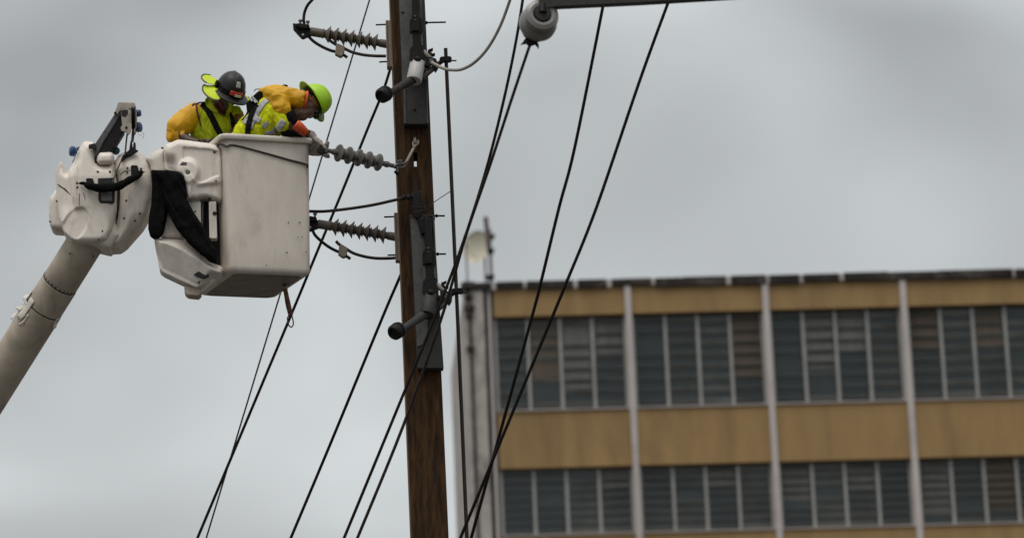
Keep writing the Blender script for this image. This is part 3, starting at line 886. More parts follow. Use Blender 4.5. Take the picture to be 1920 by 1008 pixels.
# ================================================================== wires
def wire(pts, r, label, mt='rubber', name='power_cable', n=6, group=None, cat='cable'):
    bm = B(); ptube(bm, [(x, y, Y, r) for x, y, Y in pts], 10, n=n)
    me_o = obj(name, bm, mt, loc=P(*pts[-1]))
    tag(me_o, label, cat, group)
    return me_o
wire([(725, -105, 27.0), (693, 0, 27.0), (603, 296, 27.0), (512, 595, 27.0), (383, 1020, 27.0)], 1.55, 'thinnest wire sloping behind the bucket, left of the thicker one', name='thin_wire', cat='wire')
wire([(734, 122, 25.62), (718, 172, 25.7), (690, 240, 25.85), (640, 363, 26.0), (590, 483, 26.2), (545, 592, 26.4), (365, 1020, 27.0)], 2.7, 'black cable running from the upper pale bar down behind the bucket')
wire([(775, 455, 25.72), (750, 518, 25.75), (717, 595, 25.9), (620, 830, 26.3), (540, 1020, 26.6)], 2.8, 'black cable coming out from behind the pole foot, lower left')
wire([(578, 396, 25.5), (610, 396, 25.48), (655, 391, 25.44), (700, 384, 25.36), (740, 375, 25.30), (757, 371, 25.28)], 2.9, 'short black jumper cable from the lower insulator to the pole face', mt='brownrubber', name='jumper_cable')
bm = B()
for (x, y, r) in ((757, 370.5, 4.5), (766, 370, 4.8), (775, 368, 5)):
    ellipsoid(bm, P(x, y, 25.26), V((r / 250, 0, 0)), V((0, r / 250, 0)), V((0, 0, (r + 1) / 250)), 12, 8)
obj('jumper_ferrule', bm, 'iron', tb)
wire([(571.5, 50, 25.5), (569.5, 38, 25.5), (571, 24, 25.5), (577, 10, 25.48), (588, -3, 25.45), (612, -35, 25.4)], 2.9, 'black lead rising in a curve from the upper insulator tip', name='jumper_cable')
wire([(809, 117, 25.12), (816, 121, 25.10), (830, 128, 25.06), (846, 131.5, 25.0), (866, 130, 24.9), (890, 117, 24.8), (915, 90, 24.7), (938, 49, 24.6), (957, -2, 24.5), (968, -40, 24.4)], 3.0, 'pale cable curving up to the right from the pole top switch', mt='whitecable', name='jumper_cable')
wire([(846, 357.5, 25.58), (803, 386, 25.2)], 0.75, 'hair thin strand between the riser pipe and the pole', name='thin_wire', cat='wire', n=2)
wire([(984, -25, 23.4), (968, 75, 23.5), (944, 190, 23.65), (911, 320, 23.85), (868, 455, 24.05), (815, 595, 24.25), (735, 790, 24.5), (640, 1020, 24.8)], 2.9, 'dark cable passing just left of the round foreground insulator')
wire([(996, 78, 21.17), (990, 95, 21.3), (958, 190, 21.9), (918, 312, 22.6), (874, 440, 23.2), (828, 595, 23.8), (755, 800, 24.3), (665, 1020, 24.7)], 3.0, 'dark cable tied to the underside of the round foreground insulator', mt='brownrubber')
wire([(1140, -40, 23.0), (1131, 10, 23.1), (1078, 275, 23.6), (1048, 390, 23.8), (1014, 530, 24.1), (997, 595, 24.25), (880, 1020, 25.2)], 3.1, 'black cable dropping from behind the dark crossarm, left of the outermost')
wire([(1262, -20, 23.1), (1200, 150, 23.4), (1118, 390, 23.8), (1063, 527, 24.0), (1035, 595, 24.15), (858, 1020, 25.0)], 3.1, 'outermost black cable on the right, crossing the ochre wall')

# ================================================================== aerial lift
YE = 24.95
T = P(172, 436, YE + 0.22)
T2 = P(76, 588, YE + 0.62)
bd = (T2 - T)
blen = bd.length
bdn = bd.normalized()
far = T + bdn * ((T.z - 2.6) / -bdn.z)
lift = thing('aerial_lift', far, 'white fibreglass bucket lift with jointed boom holding two workers', 'aerial lift')
# boom
def bpt(t): return T + bd * t
bm = B(); lathe(bm, T - bdn * 0.1, T2, [(0, 0.138), (0.1 + blen * 0.62, 0.140), (0.1 + blen * 0.63, 0.136)], 40)
boom = obj('boom', bm, 'boom', lift)
bm = B(); lathe(bm, bpt(0.625), T2, [(0, 0.135), (0.004, 0.1435), (blen * 0.30, 0.1445), (blen * 0.302, 0.138)], 40); obj('boom_collar', bm, 'boom', boom)
L3 = (far - bpt(0.93)).length
bm = B(); lathe(bm, bpt(0.93), far, [(0, 0.138), (0.004, 0.1485), (L3, 0.165)], 40); obj('boom_outer_tube', bm, 'boom', boom)
for t, r in ((0.622, 0.1415), (0.927, 0.1462)):
    bm = B(); lathe(bm, bpt(t) - bdn * 0.006, far, [(0, r - 0.01), (0.0005, r), (0.008, r), (0.0085, r - 0.01)], 40); obj('seam', bm, 'hole', boom)
rnd = random.Random(5)
bu = (V((0, -1, 0)) - bdn * V((0, -1, 0)).dot(bdn)).normalized()
bv = bdn.cross(bu)
def on_boom(t, ang, r):
    return bpt(t) + (bu * cos(ang) + bv * sin(ang)) * r
for q in range(12):                                    # rivets just above the seam
    an = -1.45 + q * 0.26
    c = on_boom(0.605, an, 0.139); d = (bu * cos(an) + bv * sin(an))
    bm = B(); box(bm, c, d * 0.003, bdn * 0.007, d.cross(bdn) * 0.0035); obj('rivet', bm, 'hole', boom, smooth=False)
for (x, y) in ((131, 475), (175, 480), (120, 525), (98, 577)):
    bolt(boom, x, y, YE + 0.22 + (y - 436) / 152 * 0.40 - 0.14, 1.6, 'hole', 'plug')
# torn tape patches peeling off the tube
def patch_tape(t0, t1, a0, a1, curl, seed, r=0.1515):
    bm = B(); g_ = []; nu, nv = 7, 5
    for i_ in range(nu + 1):
        row = []
        for k_ in range(nv + 1):
            u_, v_ = i_ / nu, k_ / nv
            jag = 0.10 * noise.noise(V((u_ * 9, v_ * 9, seed)))
            t_ = t0 + (t1 - t0) * (u_ + (jag if i_ in (0, nu) else 0))
            a_ = a0 + (a1 - a0) * (v_ + (jag * 1.5 if k_ in (0, nv) else 0))
            lift_ = curl * max(0.0, u_ - 0.35) ** 2 * (0.6 + 0.8 * v_) + 0.006 * abs(noise.noise(V((u_ * 4, v_ * 4, seed + 3))))
            row.append(bm.verts.new(on_boom(t_, a_, r + lift_)))
        g_.append(row)
    for p_, q_ in zip(g_, g_[1:]):
        for k_ in range(nv): bm.faces.new((p_[k_], p_[k_ + 1], q_[k_ + 1], q_[k_]))
    o = obj('torn_tape', bm, 'tape', boom, angle=25)
    md = o.modifiers.new('t', 'SOLIDIFY'); md.thickness = 0.002
patch_tape(0.86, 1.10, 0.42, 0.78, 0.05, 1.0)
patch_tape(0.93, 1.05, 0.80, 1.02, 0.09, 2.0)
patch_tape(0.83, 0.95, 1.02, 1.45, 0.06, 3.0)
patch_tape(1.02, 1.20, 1.15, 1.65, 0.07, 4.0)
patch_tape(1.00, 1.14, 0.25, 0.36, 0.06, 5.0)
patch_tape(0.90, 1.00, -1.45, -1.15, 0.05, 6.0)

def part(name, pts, Y, depth, bevel, mt='fibre', parent=None, seg=5, taper=1.0, dirv=None):
    bm = B(); slab(bm, pts, Y, depth, taper, dirv)
    return obj(name, bm, mt, parent or lift, bevel=bevel, seg=seg)

# elbow covers
moulded('rear_elbow_cover', [(104, 356), (93, 372), (91.5, 402), (94, 424), (100, 429), (140, 432), (140, 352)], YE + 0.17, 0.20, 0.04, 10, 'fibre', lift)
moulded('boom_head', [(120, 420), (146, 452), (205, 466), (224, 440), (210, 400), (140, 395)], YE + 0.10, 0.26, 0.05, 20, 'fibre', lift)
def elbow_shape(x, y, h):
    h -= 0.0011 * max(0.0, 150 - x) * sstep(455, 380, y) + 0.00075 * max(0, 330 - y)          # leans back to the left and towards the top
    f_ = 0.020 * sstep(0, 6, (x - 126) + (y - 322) * -0.16)                                   # crease below the notch
    h += (f_ - 0.020) * sstep(430, 380, y)
    u_, v_ = (x - 140) * 0.86 + (y - 422) * 0.5, -(x - 140) * 0.5 + (y - 422) * 0.86          # cut-off oval facet
    e_ = sqrt((u_ / 22) ** 2 + (v_ / 38) ** 2)
    h += (min(h, 0.056 + 0.0008 * (u_ - 4) - 0.0004 * v_) - h) * sstep(1.02, 0.86, e_)
    h -= 0.030 * sstep(10, 0, poly_dist(x, y, [(210, 350), (222, 350), (222, 420), (208, 452)])) * 0.3
    return max(h, 0.004)
el, el_Y = moulded('elbow_cover', [(103.5, 326), (107, 312), (114, 303), (117.5, 304), (125, 324), (143, 297), (147, 281), (155, 267), (161, 264.5),
      (175, 266), (179, 272), (177, 285), (181, 304), (186, 309.5), (203, 311), (209, 306), (212, 300), (215.5, 318), (219.5, 347), (219, 394), (212, 433), (200, 451), (186, 456), (150, 456),
      (133, 449), (120, 436), (112, 415), (109, 394), (106, 366)], YE + 0.085, 0.18, 0.085, 13, 'fibre', lift, elbow_shape, 2.4, 1.6)
moulded('arm_boss', [(182, 293), (187, 286), (208, 285), (213, 289), (213.5, 301), (208, 308), (187, 308), (181, 303)], YE + 0.04, 0.10, 0.05, 9, 'fibre', lift, None, 2.0)
def on_elbow(x, y, d=0.0): return el_Y(x, y) + d
bm = B(); ptube(bm, [(x, y, on_elbow(x, y), r) for x, y, r in ((108, 345, 0.4), (113, 349, 1.3), (122, 355, 1.5), (133, 365.5, 0.4))], 6); obj('scratch', bm, 'hole', el)
for pts in ([(149, 362, 0.7), (148.8, 374, 0.9), (148.5, 386, 0.6)], [(155.5, 361, 0.6), (158.5, 367, 0.8), (159.5, 376, 0.5)], [(137.5, 368, 0.5), (137, 383, 0.5)]):
    bm = B(); ptube(bm, [(x, y, on_elbow(x, y, 0.001), r) for x, y, r in pts], 6); obj('scratch', bm, 'hole', el)
for (x, y) in ((183.5, 322), (206, 322), (144.5, 343), (145, 351)): bolt(el, x, y, on_elbow(x, y, 0.001), 2.4)
for (x, y) in ((192, 433), (185, 449), (106, 377)): bolt(el, x, y, on_elbow(x, y, 0.002), 1.8, 'hole', 'plug')
bolt(lift, 93.5, 415, YE + 0.15, 1.8)
# recess window behind the hose
wy = on_elbow(199, 355)
rw = part('recess', [(183.5, 334), (213, 333), (215.5, 352), (214.5, 377), (211, 381), (188, 380.5), (184.5, 375)], wy - 0.006, 0.05, 0.003, 'hole', el, seg=2)
part('recess_plate', [(189, 360), (209.5, 360), (210.5, 376.5), (190, 376.5)], wy - 0.009, 0.006, 0.002, 'steel', el, seg=1)
# round right-hand cover
def drum_shape(x, y, h):
    h -= 0.0006 * max(0, y - 400)
    return max(h, 0.004)
rc, rc_Y = moulded('round_cover', [(211, 318), (214, 303), (222, 291), (233, 285), (246, 282.5), (259, 284), (270, 292), (279, 306), (284.5, 324), (286, 347), (284, 374), (277, 402), (266, 421),
      (249, 440), (236, 455), (224, 463.5), (200, 465), (205, 452), (216, 425), (221, 392), (222, 350), (218, 330)], YE + 0.15, 0.22, 0.115, 38, 'fibre', lift, drum_shape, 2.8, 2.0)
gp = [(219, 352), (228, 322), (229.5, 335), (226, 370), (220, 398), (217.5, 410)]
part('gap', gp, rc_Y(224, 360) - 0.008, 0.06, 0.003, 'hole', rc, seg=1)
for (x, y) in ((239, 315), (238.5, 323), (264.5, 316.5), (264, 322)): bolt(rc, x, y, rc_Y(x, y), 2.3)
for (x, y) in ((262, 400), (253, 413.5), (233, 409), (237, 376)): bolt(rc, x, y, rc_Y(x, y) + 0.002, 2.4, 'rust', 'plug')
bm = B(); ptube(bm, [(x, y, rc_Y(x, y) - 0.001, 0.6) for x, y in ((226, 327), (236, 320), (255, 320.5), (270, 322), (283, 323))], 6, n=3); obj('seam', bm, 'hole', rc)
# drooping black hose across both covers with its sockets
bm = B(); ptube(bm, [(146, 344, YE - 0.02, 0.8), (156, 343.5, YE - 0.03, 2.5), (168, 349, YE - 0.045, 6), (193, 352.5, YE - 0.055, 8.2), (222, 349, YE - 0.05, 7.5), (243, 338, YE - 0.03, 6.2), (258, 329, YE - 0.0, 6), (266, 321, YE + 0.01, 4)], 14, n=5)
wrinkle(bm, 0.006, 30); hs = obj('hose_guard', bm, 'fabric_black', lift)
part('socket', [(161, 336), (163, 333.5), (174, 334), (176, 341), (175, 350), (164, 350)], YE - 0.02, 0.03, 0.005, 'iron', hs, seg=2)
part('socket', [(245, 311), (248, 309), (258, 310), (260, 318), (258, 330), (246, 331)], YE + 0.012, 0.03, 0.005, 'iron', hs, seg=2)
# jib arm with sheave head
jd = V((0, 1, 0))
j = part('jib_arm', [(177, 306), (178.5, 269), (216, 212), (238, 207), (232, 247), (208, 286), (190, 296)], YE + 0.045, 0.10, 0.006, 'iron', seg=2)
part('jib_side', [(179, 270), (215.5, 213), (231, 206.5), (193, 268), (186, 283), (177.5, 296)], YE + 0.036, 0.02, 0.004, 'galv', j, seg=2)
part('slot_lip', [(166, 271), (178, 268), (181, 275), (178, 281), (172, 277), (166, 278)], YE - 0.006, 0.03, 0.004, 'hole', j, seg=1)
hd = part('sheave_head', [(222, 191), (252, 192), (254.5, 200), (250, 206), (242, 204), (227, 205), (219.5, 216), (214.5, 211), (219, 199)], YE + 0.02, 0.14, 0.006, 'tansteel', seg=2)
part('cheek_plate', [(226, 205), (240, 203.5), (247, 208), (247, 238), (244.5, 249), (240.5, 253), (236.5, 248), (227, 245.5), (226, 238), (229, 236), (227, 216)], YE + 0.012, 0.018, 0.004, 'tansteel', hd, seg=2)
part('cheek_window', [(227, 206), (239.5, 205.5), (240, 213), (235, 220), (228, 217)], YE + 0.009, 0.006, 0.002, 'hole', hd, seg=1)
bm = B(); a_ = P(250, 222, YE + 0.09); lathe(bm, a_ - V((0.010, 0, 0)), a_ + V((1, 0, 0)), [(0, 0.10), (0.006, 0.104), (0.014, 0.09), (0.022, 0.104), (0.028, 0.10)], 30); obj('sheave', bm, 'iron', hd)
part('cheek_plate', [(250, 196), (254, 199), (256, 208), (256, 236), (253, 246), (250, 248), (252.5, 234), (252.5, 210)], YE + 0.04, 0.10, 0.004, 'tansteel', hd, seg=2)
for (x, y) in ((216, 212), (237, 239.5)): bolt(hd, x, y, YE + 0.012, 2.6, 'iron')
def knob(x, y, Y, r, d, mt='blue', parent=None):
    bm = B(); a_ = P(x, y, Y); k = 1 / K(Y)
    lathe(bm, a_, a_ + d, [(-0.02, r * 0.45 * k), (-0.006, r * 0.5 * k), (-0.004, r * 0.9 * k), (0.006, r * k), (0.022, r * k), (0.034, r * 0.75 * k), (0.036, r * 0.3 * k)], 10)
    return obj('blue_knob' if mt == 'blue' else 'teal_knob', bm, mt, parent or lift)
knob(256, 212.5, YE + 0.10, 7, V((1, -0.15, 0)), parent=hd)
knob(257, 239, YE + 0.10, 10, V((1, -0.3, 0.05)), parent=hd)
knob(139, 284, YE + 0.10, 10, V((-1, -0.35, 0.05)))
knob(217, 284.5, YE + 0.16, 7.5, V((0.2, -0.9, 0.3)), 'teal')
bm = B(); ptube(bm, [(136, 283, YE + 0.12, 3.2), (150, 277, YE + 0.12, 3.2)], 10); obj('knob_stem', bm, 'steel', lift)
bm = B(); ptube(bm, [(143, 288, YE + 0.05, 0.9), (136, 305, YE + 0.05, 0.9)], 6); obj('knob_cord', bm, 'rope', lift)
# winch line, hook and tail
bm = B(); ptube(bm, [(238.5, 251, YE + 0.06, 1.6), (236.5, 268, YE + 0.05, 1.6), (234.5, 290, YE + 0.02, 1.6)], 8); wl = obj('winch_line', bm, 'rope', lift)
bm = B(); ptube(bm, [(250.5, 240, YE + 0.08, 2.8), (249.5, 252, YE + 0.07, 2.9), (248, 266, YE + 0.06, 2.4)], 8); obj('rope_tail', bm, 'rope', wl)
part('hook_block', [(244.5, 264), (247, 263.5), (249, 278), (250.5, 266), (254, 267), (254.5, 280), (259, 281.5), (252, 286), (244, 291), (236, 293), (230, 300), (226, 299.5), (230, 291), (238, 284), (242, 281)], YE + 0.03, 0.04, 0.004, 'iron', wl, seg=2)
bm = B(); ptube(bm, [(229, 297, YE + 0.02, 1.3), (220, 318, YE - 0.01, 1.3), (210.5, 343, YE - 0.05, 1.3)], 8); obj('tail_line', bm, 'rope', wl)
for pts in ([(259, 250), (262, 254), (266, 253)], [(267, 248), (270, 254), (267, 260)]):
    bm = B(); ptube(bm, [(x, y, YE + 0.1, 0.35) for x, y in pts], 5, n=3); obj('frayed_strand', bm, 'rope', wl)

# ------------------------------------------------------------------ mount between elbow and basket
YM = 24.93
moulded('knuckle_cover', [(273, 296), (288, 285), (305, 276), (312, 280), (313, 330), (284, 330), (281, 310)], YM + 0.14, 0.20, 0.04, 14, 'fibre', lift)
TP = [(341, 276.5), (346, 274.5), (396, 278.5), (409, 283), (411.5, 292), (411.5, 330), (400, 334), (384, 342), (372, 344), (362, 334), (342, 300)]
def mount_shape(x, y, h):
    if in_poly(x, y, TP): h -= 0.014 * sstep(0, 3.0, poly_dist(x, y, TP))                     # sunk top panel
    d_ = sqrt(((x - 353) / 21) ** 2 + ((y - 321) / 24) ** 2)                                  # round bulge and its tail
    t_ = poly_dist(x, y, [(350, 325), (356, 325), (352, 371)])
    h = h + 0.05 * sstep(1.15, 0.72, d_) * 1.0 + 0.036 * sstep(9, 2, t_) * (1 - sstep(1.15, 0.72, d_))
    q_ = sqrt(((x - 344) / 9) ** 2 + ((y - 306) / 6) ** 2); h -= 0.008 * sstep(1.0, 0.4, q_)  # two shallow thumb marks
    q_ = sqrt(((x - 352) / 7) ** 2 + ((y - 323) / 6) ** 2); h -= 0.010 * sstep(1.0, 0.4, q_)
    h -= 0.022 * sstep(342, 350, y + (x - 390) * 0.12) * sstep(364, 374, x)                   # lower lip steps back
    h -= 0.05 * sstep(336, 322, x) * sstep(285, 310, y)
    return max(h, 0.004)
mc, mc_Y = moulded('mount_cover', [(306, 280), (311, 271), (321, 267), (334, 261.5), (350, 263), (372, 266), (394, 268.5), (408, 273), (414, 280), (416.5, 300), (417.5, 335), (416.5, 372), (413, 378.5), (398, 375),
     (386, 371), (366, 373.5), (352, 373.5), (349, 366), (345, 348), (338, 330), (309, 318)], YM + 0.06, 0.14, 0.06, 11, 'fibre', lift, mount_shape, 2.2, 2.5)
for (x, y, r, mt_, nm2) in ((402, 285, 3.0, 'rust', 'bolt'), (405, 339, 1.7, 'hole', 'plug')):
    bolt(mc, x, y, mc_Y(x, y), r, mt_, nm2)
for pts in ([(337, 308), (342, 303), (350, 304), (350, 309), (344, 311)], [(347, 322), (351, 319), (357, 320), (356, 326), (350, 327)]):
    yy_ = min(mc_Y(x, y) for x, y in pts)
    part('worn_mark', pts, yy_ - 0.001, 0.02, 0.002, 'grey', mc, seg=1)
bolt(mc, 304.5, 278, YM + 0.125, 2.8)
bm = B(); ptube(bm, [(390, 372, YM + 0.0, 2.5), (396, 372, YM + 0.0, 2.5)], 8); obj('latch', bm, 'iron', mc)
bm = B(); ptube(bm, [(306.5, 283, YM + 0.10, 0.8), (307.5, 303, YM + 0.10, 0.8)], 6); obj('crack', bm, 'hole', mc)
# middle bracket plates
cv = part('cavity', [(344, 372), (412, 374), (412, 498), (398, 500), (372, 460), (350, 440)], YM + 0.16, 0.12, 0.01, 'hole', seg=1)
part('bracket_plate', [(354, 379), (376, 377), (377, 420), (369, 428), (355, 398)], YM + 0.06, 0.05, 0.004, seg=2)
bp = part('bracket_plate', [(391.5, 378), (405, 377), (407, 444.5), (404, 447), (392.5, 446)], YM + 0.04, 0.10, 0.004, seg=2)
bolt(bp, 402.5, 400, YM + 0.04, 4.2, 'hole', 'plug')
bolt(lift, 366, 396.5, YM + 0.06, 1.8, 'hole', 'plug')
bm = B(); ptube(bm, [(379.5, 380, YM + 0.09, 2), (379, 440, YM + 0.09, 2)], 8); obj('control_rod', bm, 'steel', lift)
bm = B(); ptube(bm, [(352, 377.5, YM + 0.02, 1.6), (374, 376.5, YM + 0.02, 1.6)], 8); obj('pivot_rod', bm, 'steel', lift)
moulded('lower_box', [(303, 404), (314, 394), (340, 404), (345, 440), (338, 446.5), (308, 446.5), (300, 442)], YM + 0.09, 0.18, 0.03, 9, 'fibre', lift)
def arm_shape(x, y, h):
    # ridge runs from (341, 468) to (412, 505): above it the shell falls back, below it folds under
    r_ = (y - 468) - (x - 341) * 0.62 if x > 341 else (y - 468) + (341 - x) * 0.42
    h -= 0.0016 * max(0.0, r_) + 0.0030 * max(0.0, -r_)
    return max(h, 0.004)
da, da_Y = moulded('lower_arm', [(289, 447), (296, 446), (330, 448), (349, 450), (360, 458), (378, 476), (392, 491), (406, 496), (415, 498.5), (418, 503), (417, 512), (410, 515.5), (396, 514), (391, 522), (380, 532), (368, 538.5),
     (340, 527), (306, 511), (299, 505), (296, 486), (291, 464)], YM + 0.07, 0.16, 0.085, 10, 'fibre', lift, arm_shape, 2.4, 2.5)
part('arm_slot', [(363, 514), (372, 508), (384, 507), (391, 511), (392, 518), (382, 522), (372, 519)], da_Y(378, 514) - 0.004, 0.03, 0.004, 'hole', da, seg=2)
part('arm_slot', [(371, 526), (374, 524), (375, 529), (372, 532)], da_Y(373, 528) - 0.003, 0.02, 0.002, 'hole', da, seg=1)
part('base_bracket', [(345, 534), (372, 538), (378, 548), (372, 555), (352, 553), (346, 548)], YM + 0.10, 0.14, 0.012, 'boom', seg=3)
# black woven covers draped over the hoses
def fold(ax_, ay_, seed, amp):
    def f(x, y, h):
        u_ = x * ax_ + y * ay_; v_ = -x * ay_ + y * ax_
        r_ = 1 - abs(noise.noise(V((u_ / 60, v_ / 9, seed)))) * 2
        return max(0.003, h + amp * r_ + amp * 0.6 * noise.noise(V((u_ / 16, v_ / 16, seed + 5))))
    return f
moulded('hose_cover', [(283, 318), (298, 319), (313, 324), (316, 350), (315, 392), (311, 412), (307, 432), (300, 443), (289, 446.5), (281, 441), (277.5, 428), (279, 405), (283, 385), (285, 350)],
        YM - 0.005, 0.05, 0.022, 7, 'fabric_black', lift, fold(0.05, 1, 3.0, 0.010), 2.4, 3.0)
moulded('hose_cover', [(290, 319), (318, 319), (337, 322), (346, 329), (349, 350), (351, 374), (363, 397), (379, 421), (393, 446), (404, 466), (408, 480), (406, 493), (397, 490), (376, 475), (351, 452), (331, 427), (315, 397), (306, 365)],
        YM - 0.035, 0.05, 0.026, 8, 'fabric_black', lift, fold(0.5, 0.86, 8.0, 0.012), 2.4, 3.0)

# ------------------------------------------------------------------ basket
PSI, TILT = radians(20), radians(0.8)
ex = V((cos(PSI), sin(PSI), 0)); ey = V((-sin(PSI), cos(PSI), 0)); ez = V((0, 0, 1))
ez = (ez - ex * sin(TILT) * 1.0).normalized(); ex = ey.cross(ez).normalized()
BW, BD, BH = 0.356, 0.90, 1.035
BO = P(501.5, 259, 25.0) - ez * BH                   # front face, bottom centre
def bk(x, y, z): return BO + ex * x + ey * y + ez * z
def rring(bm, hw, y0, y1, z, r, n=6):
    pts = []
    for (cx, cy, a0) in ((hw - r, y0 + r, -90), (hw - r, y1 - r, 0), (-hw + r, y1 - r, 90), (-hw + r, y0 + r, 180)):
        for i in range(n + 1):
            an = radians(a0 + 90 * i / n)
            pts.append(bm.verts.new(bk(cx + r * cos(an), cy + r * sin(an), z)))
    return pts
def bridge(bm, a, b):
    n = len(a)
    for i in range(n): bm.faces.new((a[i], a[(i + 1) % n], b[(i + 1) % n], b[i]))
bm = B()
rs = []
hb = 0.322                                            # half width near the bottom
for ins, z in ((0.048, 0.0), (0.026, 0.0035), (0.012, 0.012), (0.003, 0.028), (0.0, 0.048)):
    rs.append(rring(bm, hb - ins, 0.02 + ins, BD - 0.03 - ins, z, 0.055))
for q in range(1, 9):
    t = q / 8
    rs.append(rring(bm, hb + (BW - 0.012 - hb) * t, 0.02 * (1 - t), BD - 0.03 * (1 - t), 0.048 + (BH - 0.048) * t, 0.055))
bm.faces.new(rs[0][::-1])
for p_, q_ in zip(rs, rs[1:]): bridge(bm, p_, q_)
ins = [rring(bm, BW - 0.026, 0.014, BD - 0.014, BH, 0.045), rring(bm, hb - 0.012, 0.034, BD - 0.044, 0.09, 0.045)]
bridge(bm, rs[-1], ins[0]); bridge(bm, ins[0], ins[1]); bm.faces.new(ins[1])
bas = obj('basket', bm, 'basket', lift, angle=50)
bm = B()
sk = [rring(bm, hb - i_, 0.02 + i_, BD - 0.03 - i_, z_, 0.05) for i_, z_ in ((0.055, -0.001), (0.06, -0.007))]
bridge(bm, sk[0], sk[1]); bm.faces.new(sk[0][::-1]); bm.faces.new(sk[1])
obj('stain_shade_plate', bm, 'underside', bas, angle=40)  # thin plate added to darken the basket bottom: stains plus painted shade
bm = B()
o = [rring(bm, BW + i_, -i_ - 0.01, BD + i_ + 0.01, BH + z_, 0.06) for i_, z_ in ((-0.006, -0.03), (0.018, -0.026), (0.024, -0.012), (0.024, 0.006), (0.018, 0.013), (-0.022, 0.013), (-0.026, -0.004))]
for p_, q_ in zip(o, o[1:] + o[:1]): bridge(bm, p_, q_)
obj('rim', bm, 'basket', bas, angle=50)
# rib under the rim on the left edge and wrapped brown rope
def face_pt(x, y, off=0.004):                        # point on the front wall through picture point
    d = ray(x, y); nrm = -ey
    t_ = ((BO + ey * (-off)) - CAM).dot(nrm) / d.dot(nrm)
    return CAM + d * t_
bm = B(); tube(bm, [bk(-BW - 0.012, 0.28, BH - 0.10), bk(-BW - 0.010, 0.06, BH - 0.055), face_pt(425, 275, 0.004), face_pt(432, 272, 0.006), face_pt(448, 274, 0.004), face_pt(490, 285, 0.004), face_pt(540, 299, 0.005), face_pt(570, 307, 0.008), face_pt(577, 312, 0.004) + ey * 0.01, bk(BW - 0.004, 0.3, BH - 0.24)], 0.0075, 8, n=5)
obj('wrapped_rope', bm, 'rope', bas)
for (x, y) in ((541, 417), (538, 473), (562, 417), (559, 444), (567, 444), (500, 497), (574, 472)):
    bm = B(); c = face_pt(x, y, -0.003); s_ = 0.004 + 0.004 * random.random()
    box(bm, c, ex * s_ * 0.5, ey * 0.004, (ez + ex * random.uniform(-0.8, 0.8)) * s_)
    obj('scuff', bm, 'grey', bas, smooth=False)


# ================================================================== people
from mathutils.bvhtree import BVHTree
def bvh_of(bm): return BVHTree.FromBMesh(bm)
def caster(trees):
    def f(x, y, off=0.004, fall=25.2):
        d = ray(x, y).normalized()
        best = None
        for t in trees:
            h = t.ray_cast(CAM, d)
            if h[0] is not None and (best is None or h[3] < best[3]): best = h
        if best is None: return P(x, y, fall)
        return best[0] - d * off
    return f
def ribbon(name, pts, cast, mt, parent, off=0.005, n=8, thick=0.004, fall=25.2, nw=4):
    """strip of cloth lying on a surface; pts = (x, y, width) picture points"""
    c = catmull([V((x, y, w)) for x, y, w in pts], n)
    bm = B(); prev = None
    for i, p in enumerate(c):
        t = (c[min(i + 1, len(c) - 1)] - c[max(i - 1, 0)]); t.z = 0; t.normalize()
        nx, ny = -t.y, t.x
        row = []
        for k in range(nw + 1):
            q = (k / nw - 0.5) * p.z
            row.append(bm.verts.new(cast(p.x + nx * q, p.y + ny * q, off, fall)))
        if prev:
            for k in range(nw): bm.faces.new((prev[k], prev[k + 1], row[k + 1], row[k]))
        prev = row
    o = obj(name, bm, mt, parent, angle=80)
    md = o.modifiers.new('t', 'SOLIDIFY'); md.thickness = thick; md.offset = 0
    return o
def shell(specs, voxel=0.012, smooth=5, wr=None):
    bm = B()
    for sp in specs: sp(bm)
    bm = remesh(bm, voxel, smooth)
    if wr: wrinkle(bm, *wr)
    return bm
FL = V((0, 1, 0))
def tb_(pts, flat=None, seg=18, n=4): return lambda bm: ptube(bm, pts, seg, n, True, (FL, flat) if flat else None)
def el_(c, ax, ay, az): return lambda bm: ellipsoid(bm, c, ax, ay, az, 20, 14)
def frame(up, fwd):
    up = up.normalized(); fwd = (fwd - up * fwd.dot(up)).normalized()
    return up, fwd, fwd.cross(up)             # up, front, side
def helmet(parent, c, up, fwd, side, rs, rf, rh, ext, mt, ridge=0.006):
    bm = B(); rows = []; nu, nv = 40, 14
    for j in range(nv):
        th = pi / 2 * j / nv
        row = []
        for i in range(nu):
            an = 2 * pi * i / nu
            x, y, z = rs * sin(an) * cos(th) ** 0.85, rf * cos(an) * cos(th) ** 0.85, rh * sin(th)
            if abs(sin(an)) < 0.35 and th > 0.25: z += ridge * (1 - abs(sin(an)) / 0.35)
            row.append(bm.verts.new(c + side * x + fwd * y + up * z))
        rows.append(row)
    top = bm.verts.new(c + up * (rh + ridge))
    for p, q in zip(rows, rows[1:]):
        for i in range(nu): bm.faces.new((p[i], p[(i + 1) % nu], q[(i + 1) % nu], q[i]))
    for i in range(nu): bm.faces.new((rows[-1][i], rows[-1][(i + 1) % nu], top))
    dome = obj('hard_hat', bm, mt, parent, angle=70)
    md = dome.modifiers.new('t', 'SOLIDIFY'); md.thickness = 0.004; md.offset = -1
    bm = B(); prev = None
    rr = []
    for k in range(5):
        row = []
        for i in range(nu):
            an = 2 * pi * i / nu
            e = ext(an) * k / 4
            z = -0.30 * e - 0.004 * k / 4 * (1 if k else 0)
            row.append(bm.verts.new(c + side * ((rs * 0.995 + e) * sin(an)) + fwd * ((rf * 0.995 + e) * cos(an)) + up * (z + 0.002)))
        rr.append(row)
    for p, q in zip(rr, rr[1:]):
        for i in range(nu): bm.faces.new((p[i], p[(i + 1) % nu], q[(i + 1) % nu], q[i]))
    br = obj('brim', bm, mt, dome, angle=70)
    md = br.modifiers.new('t', 'SOLIDIFY'); md.thickness = 0.005
    return dome
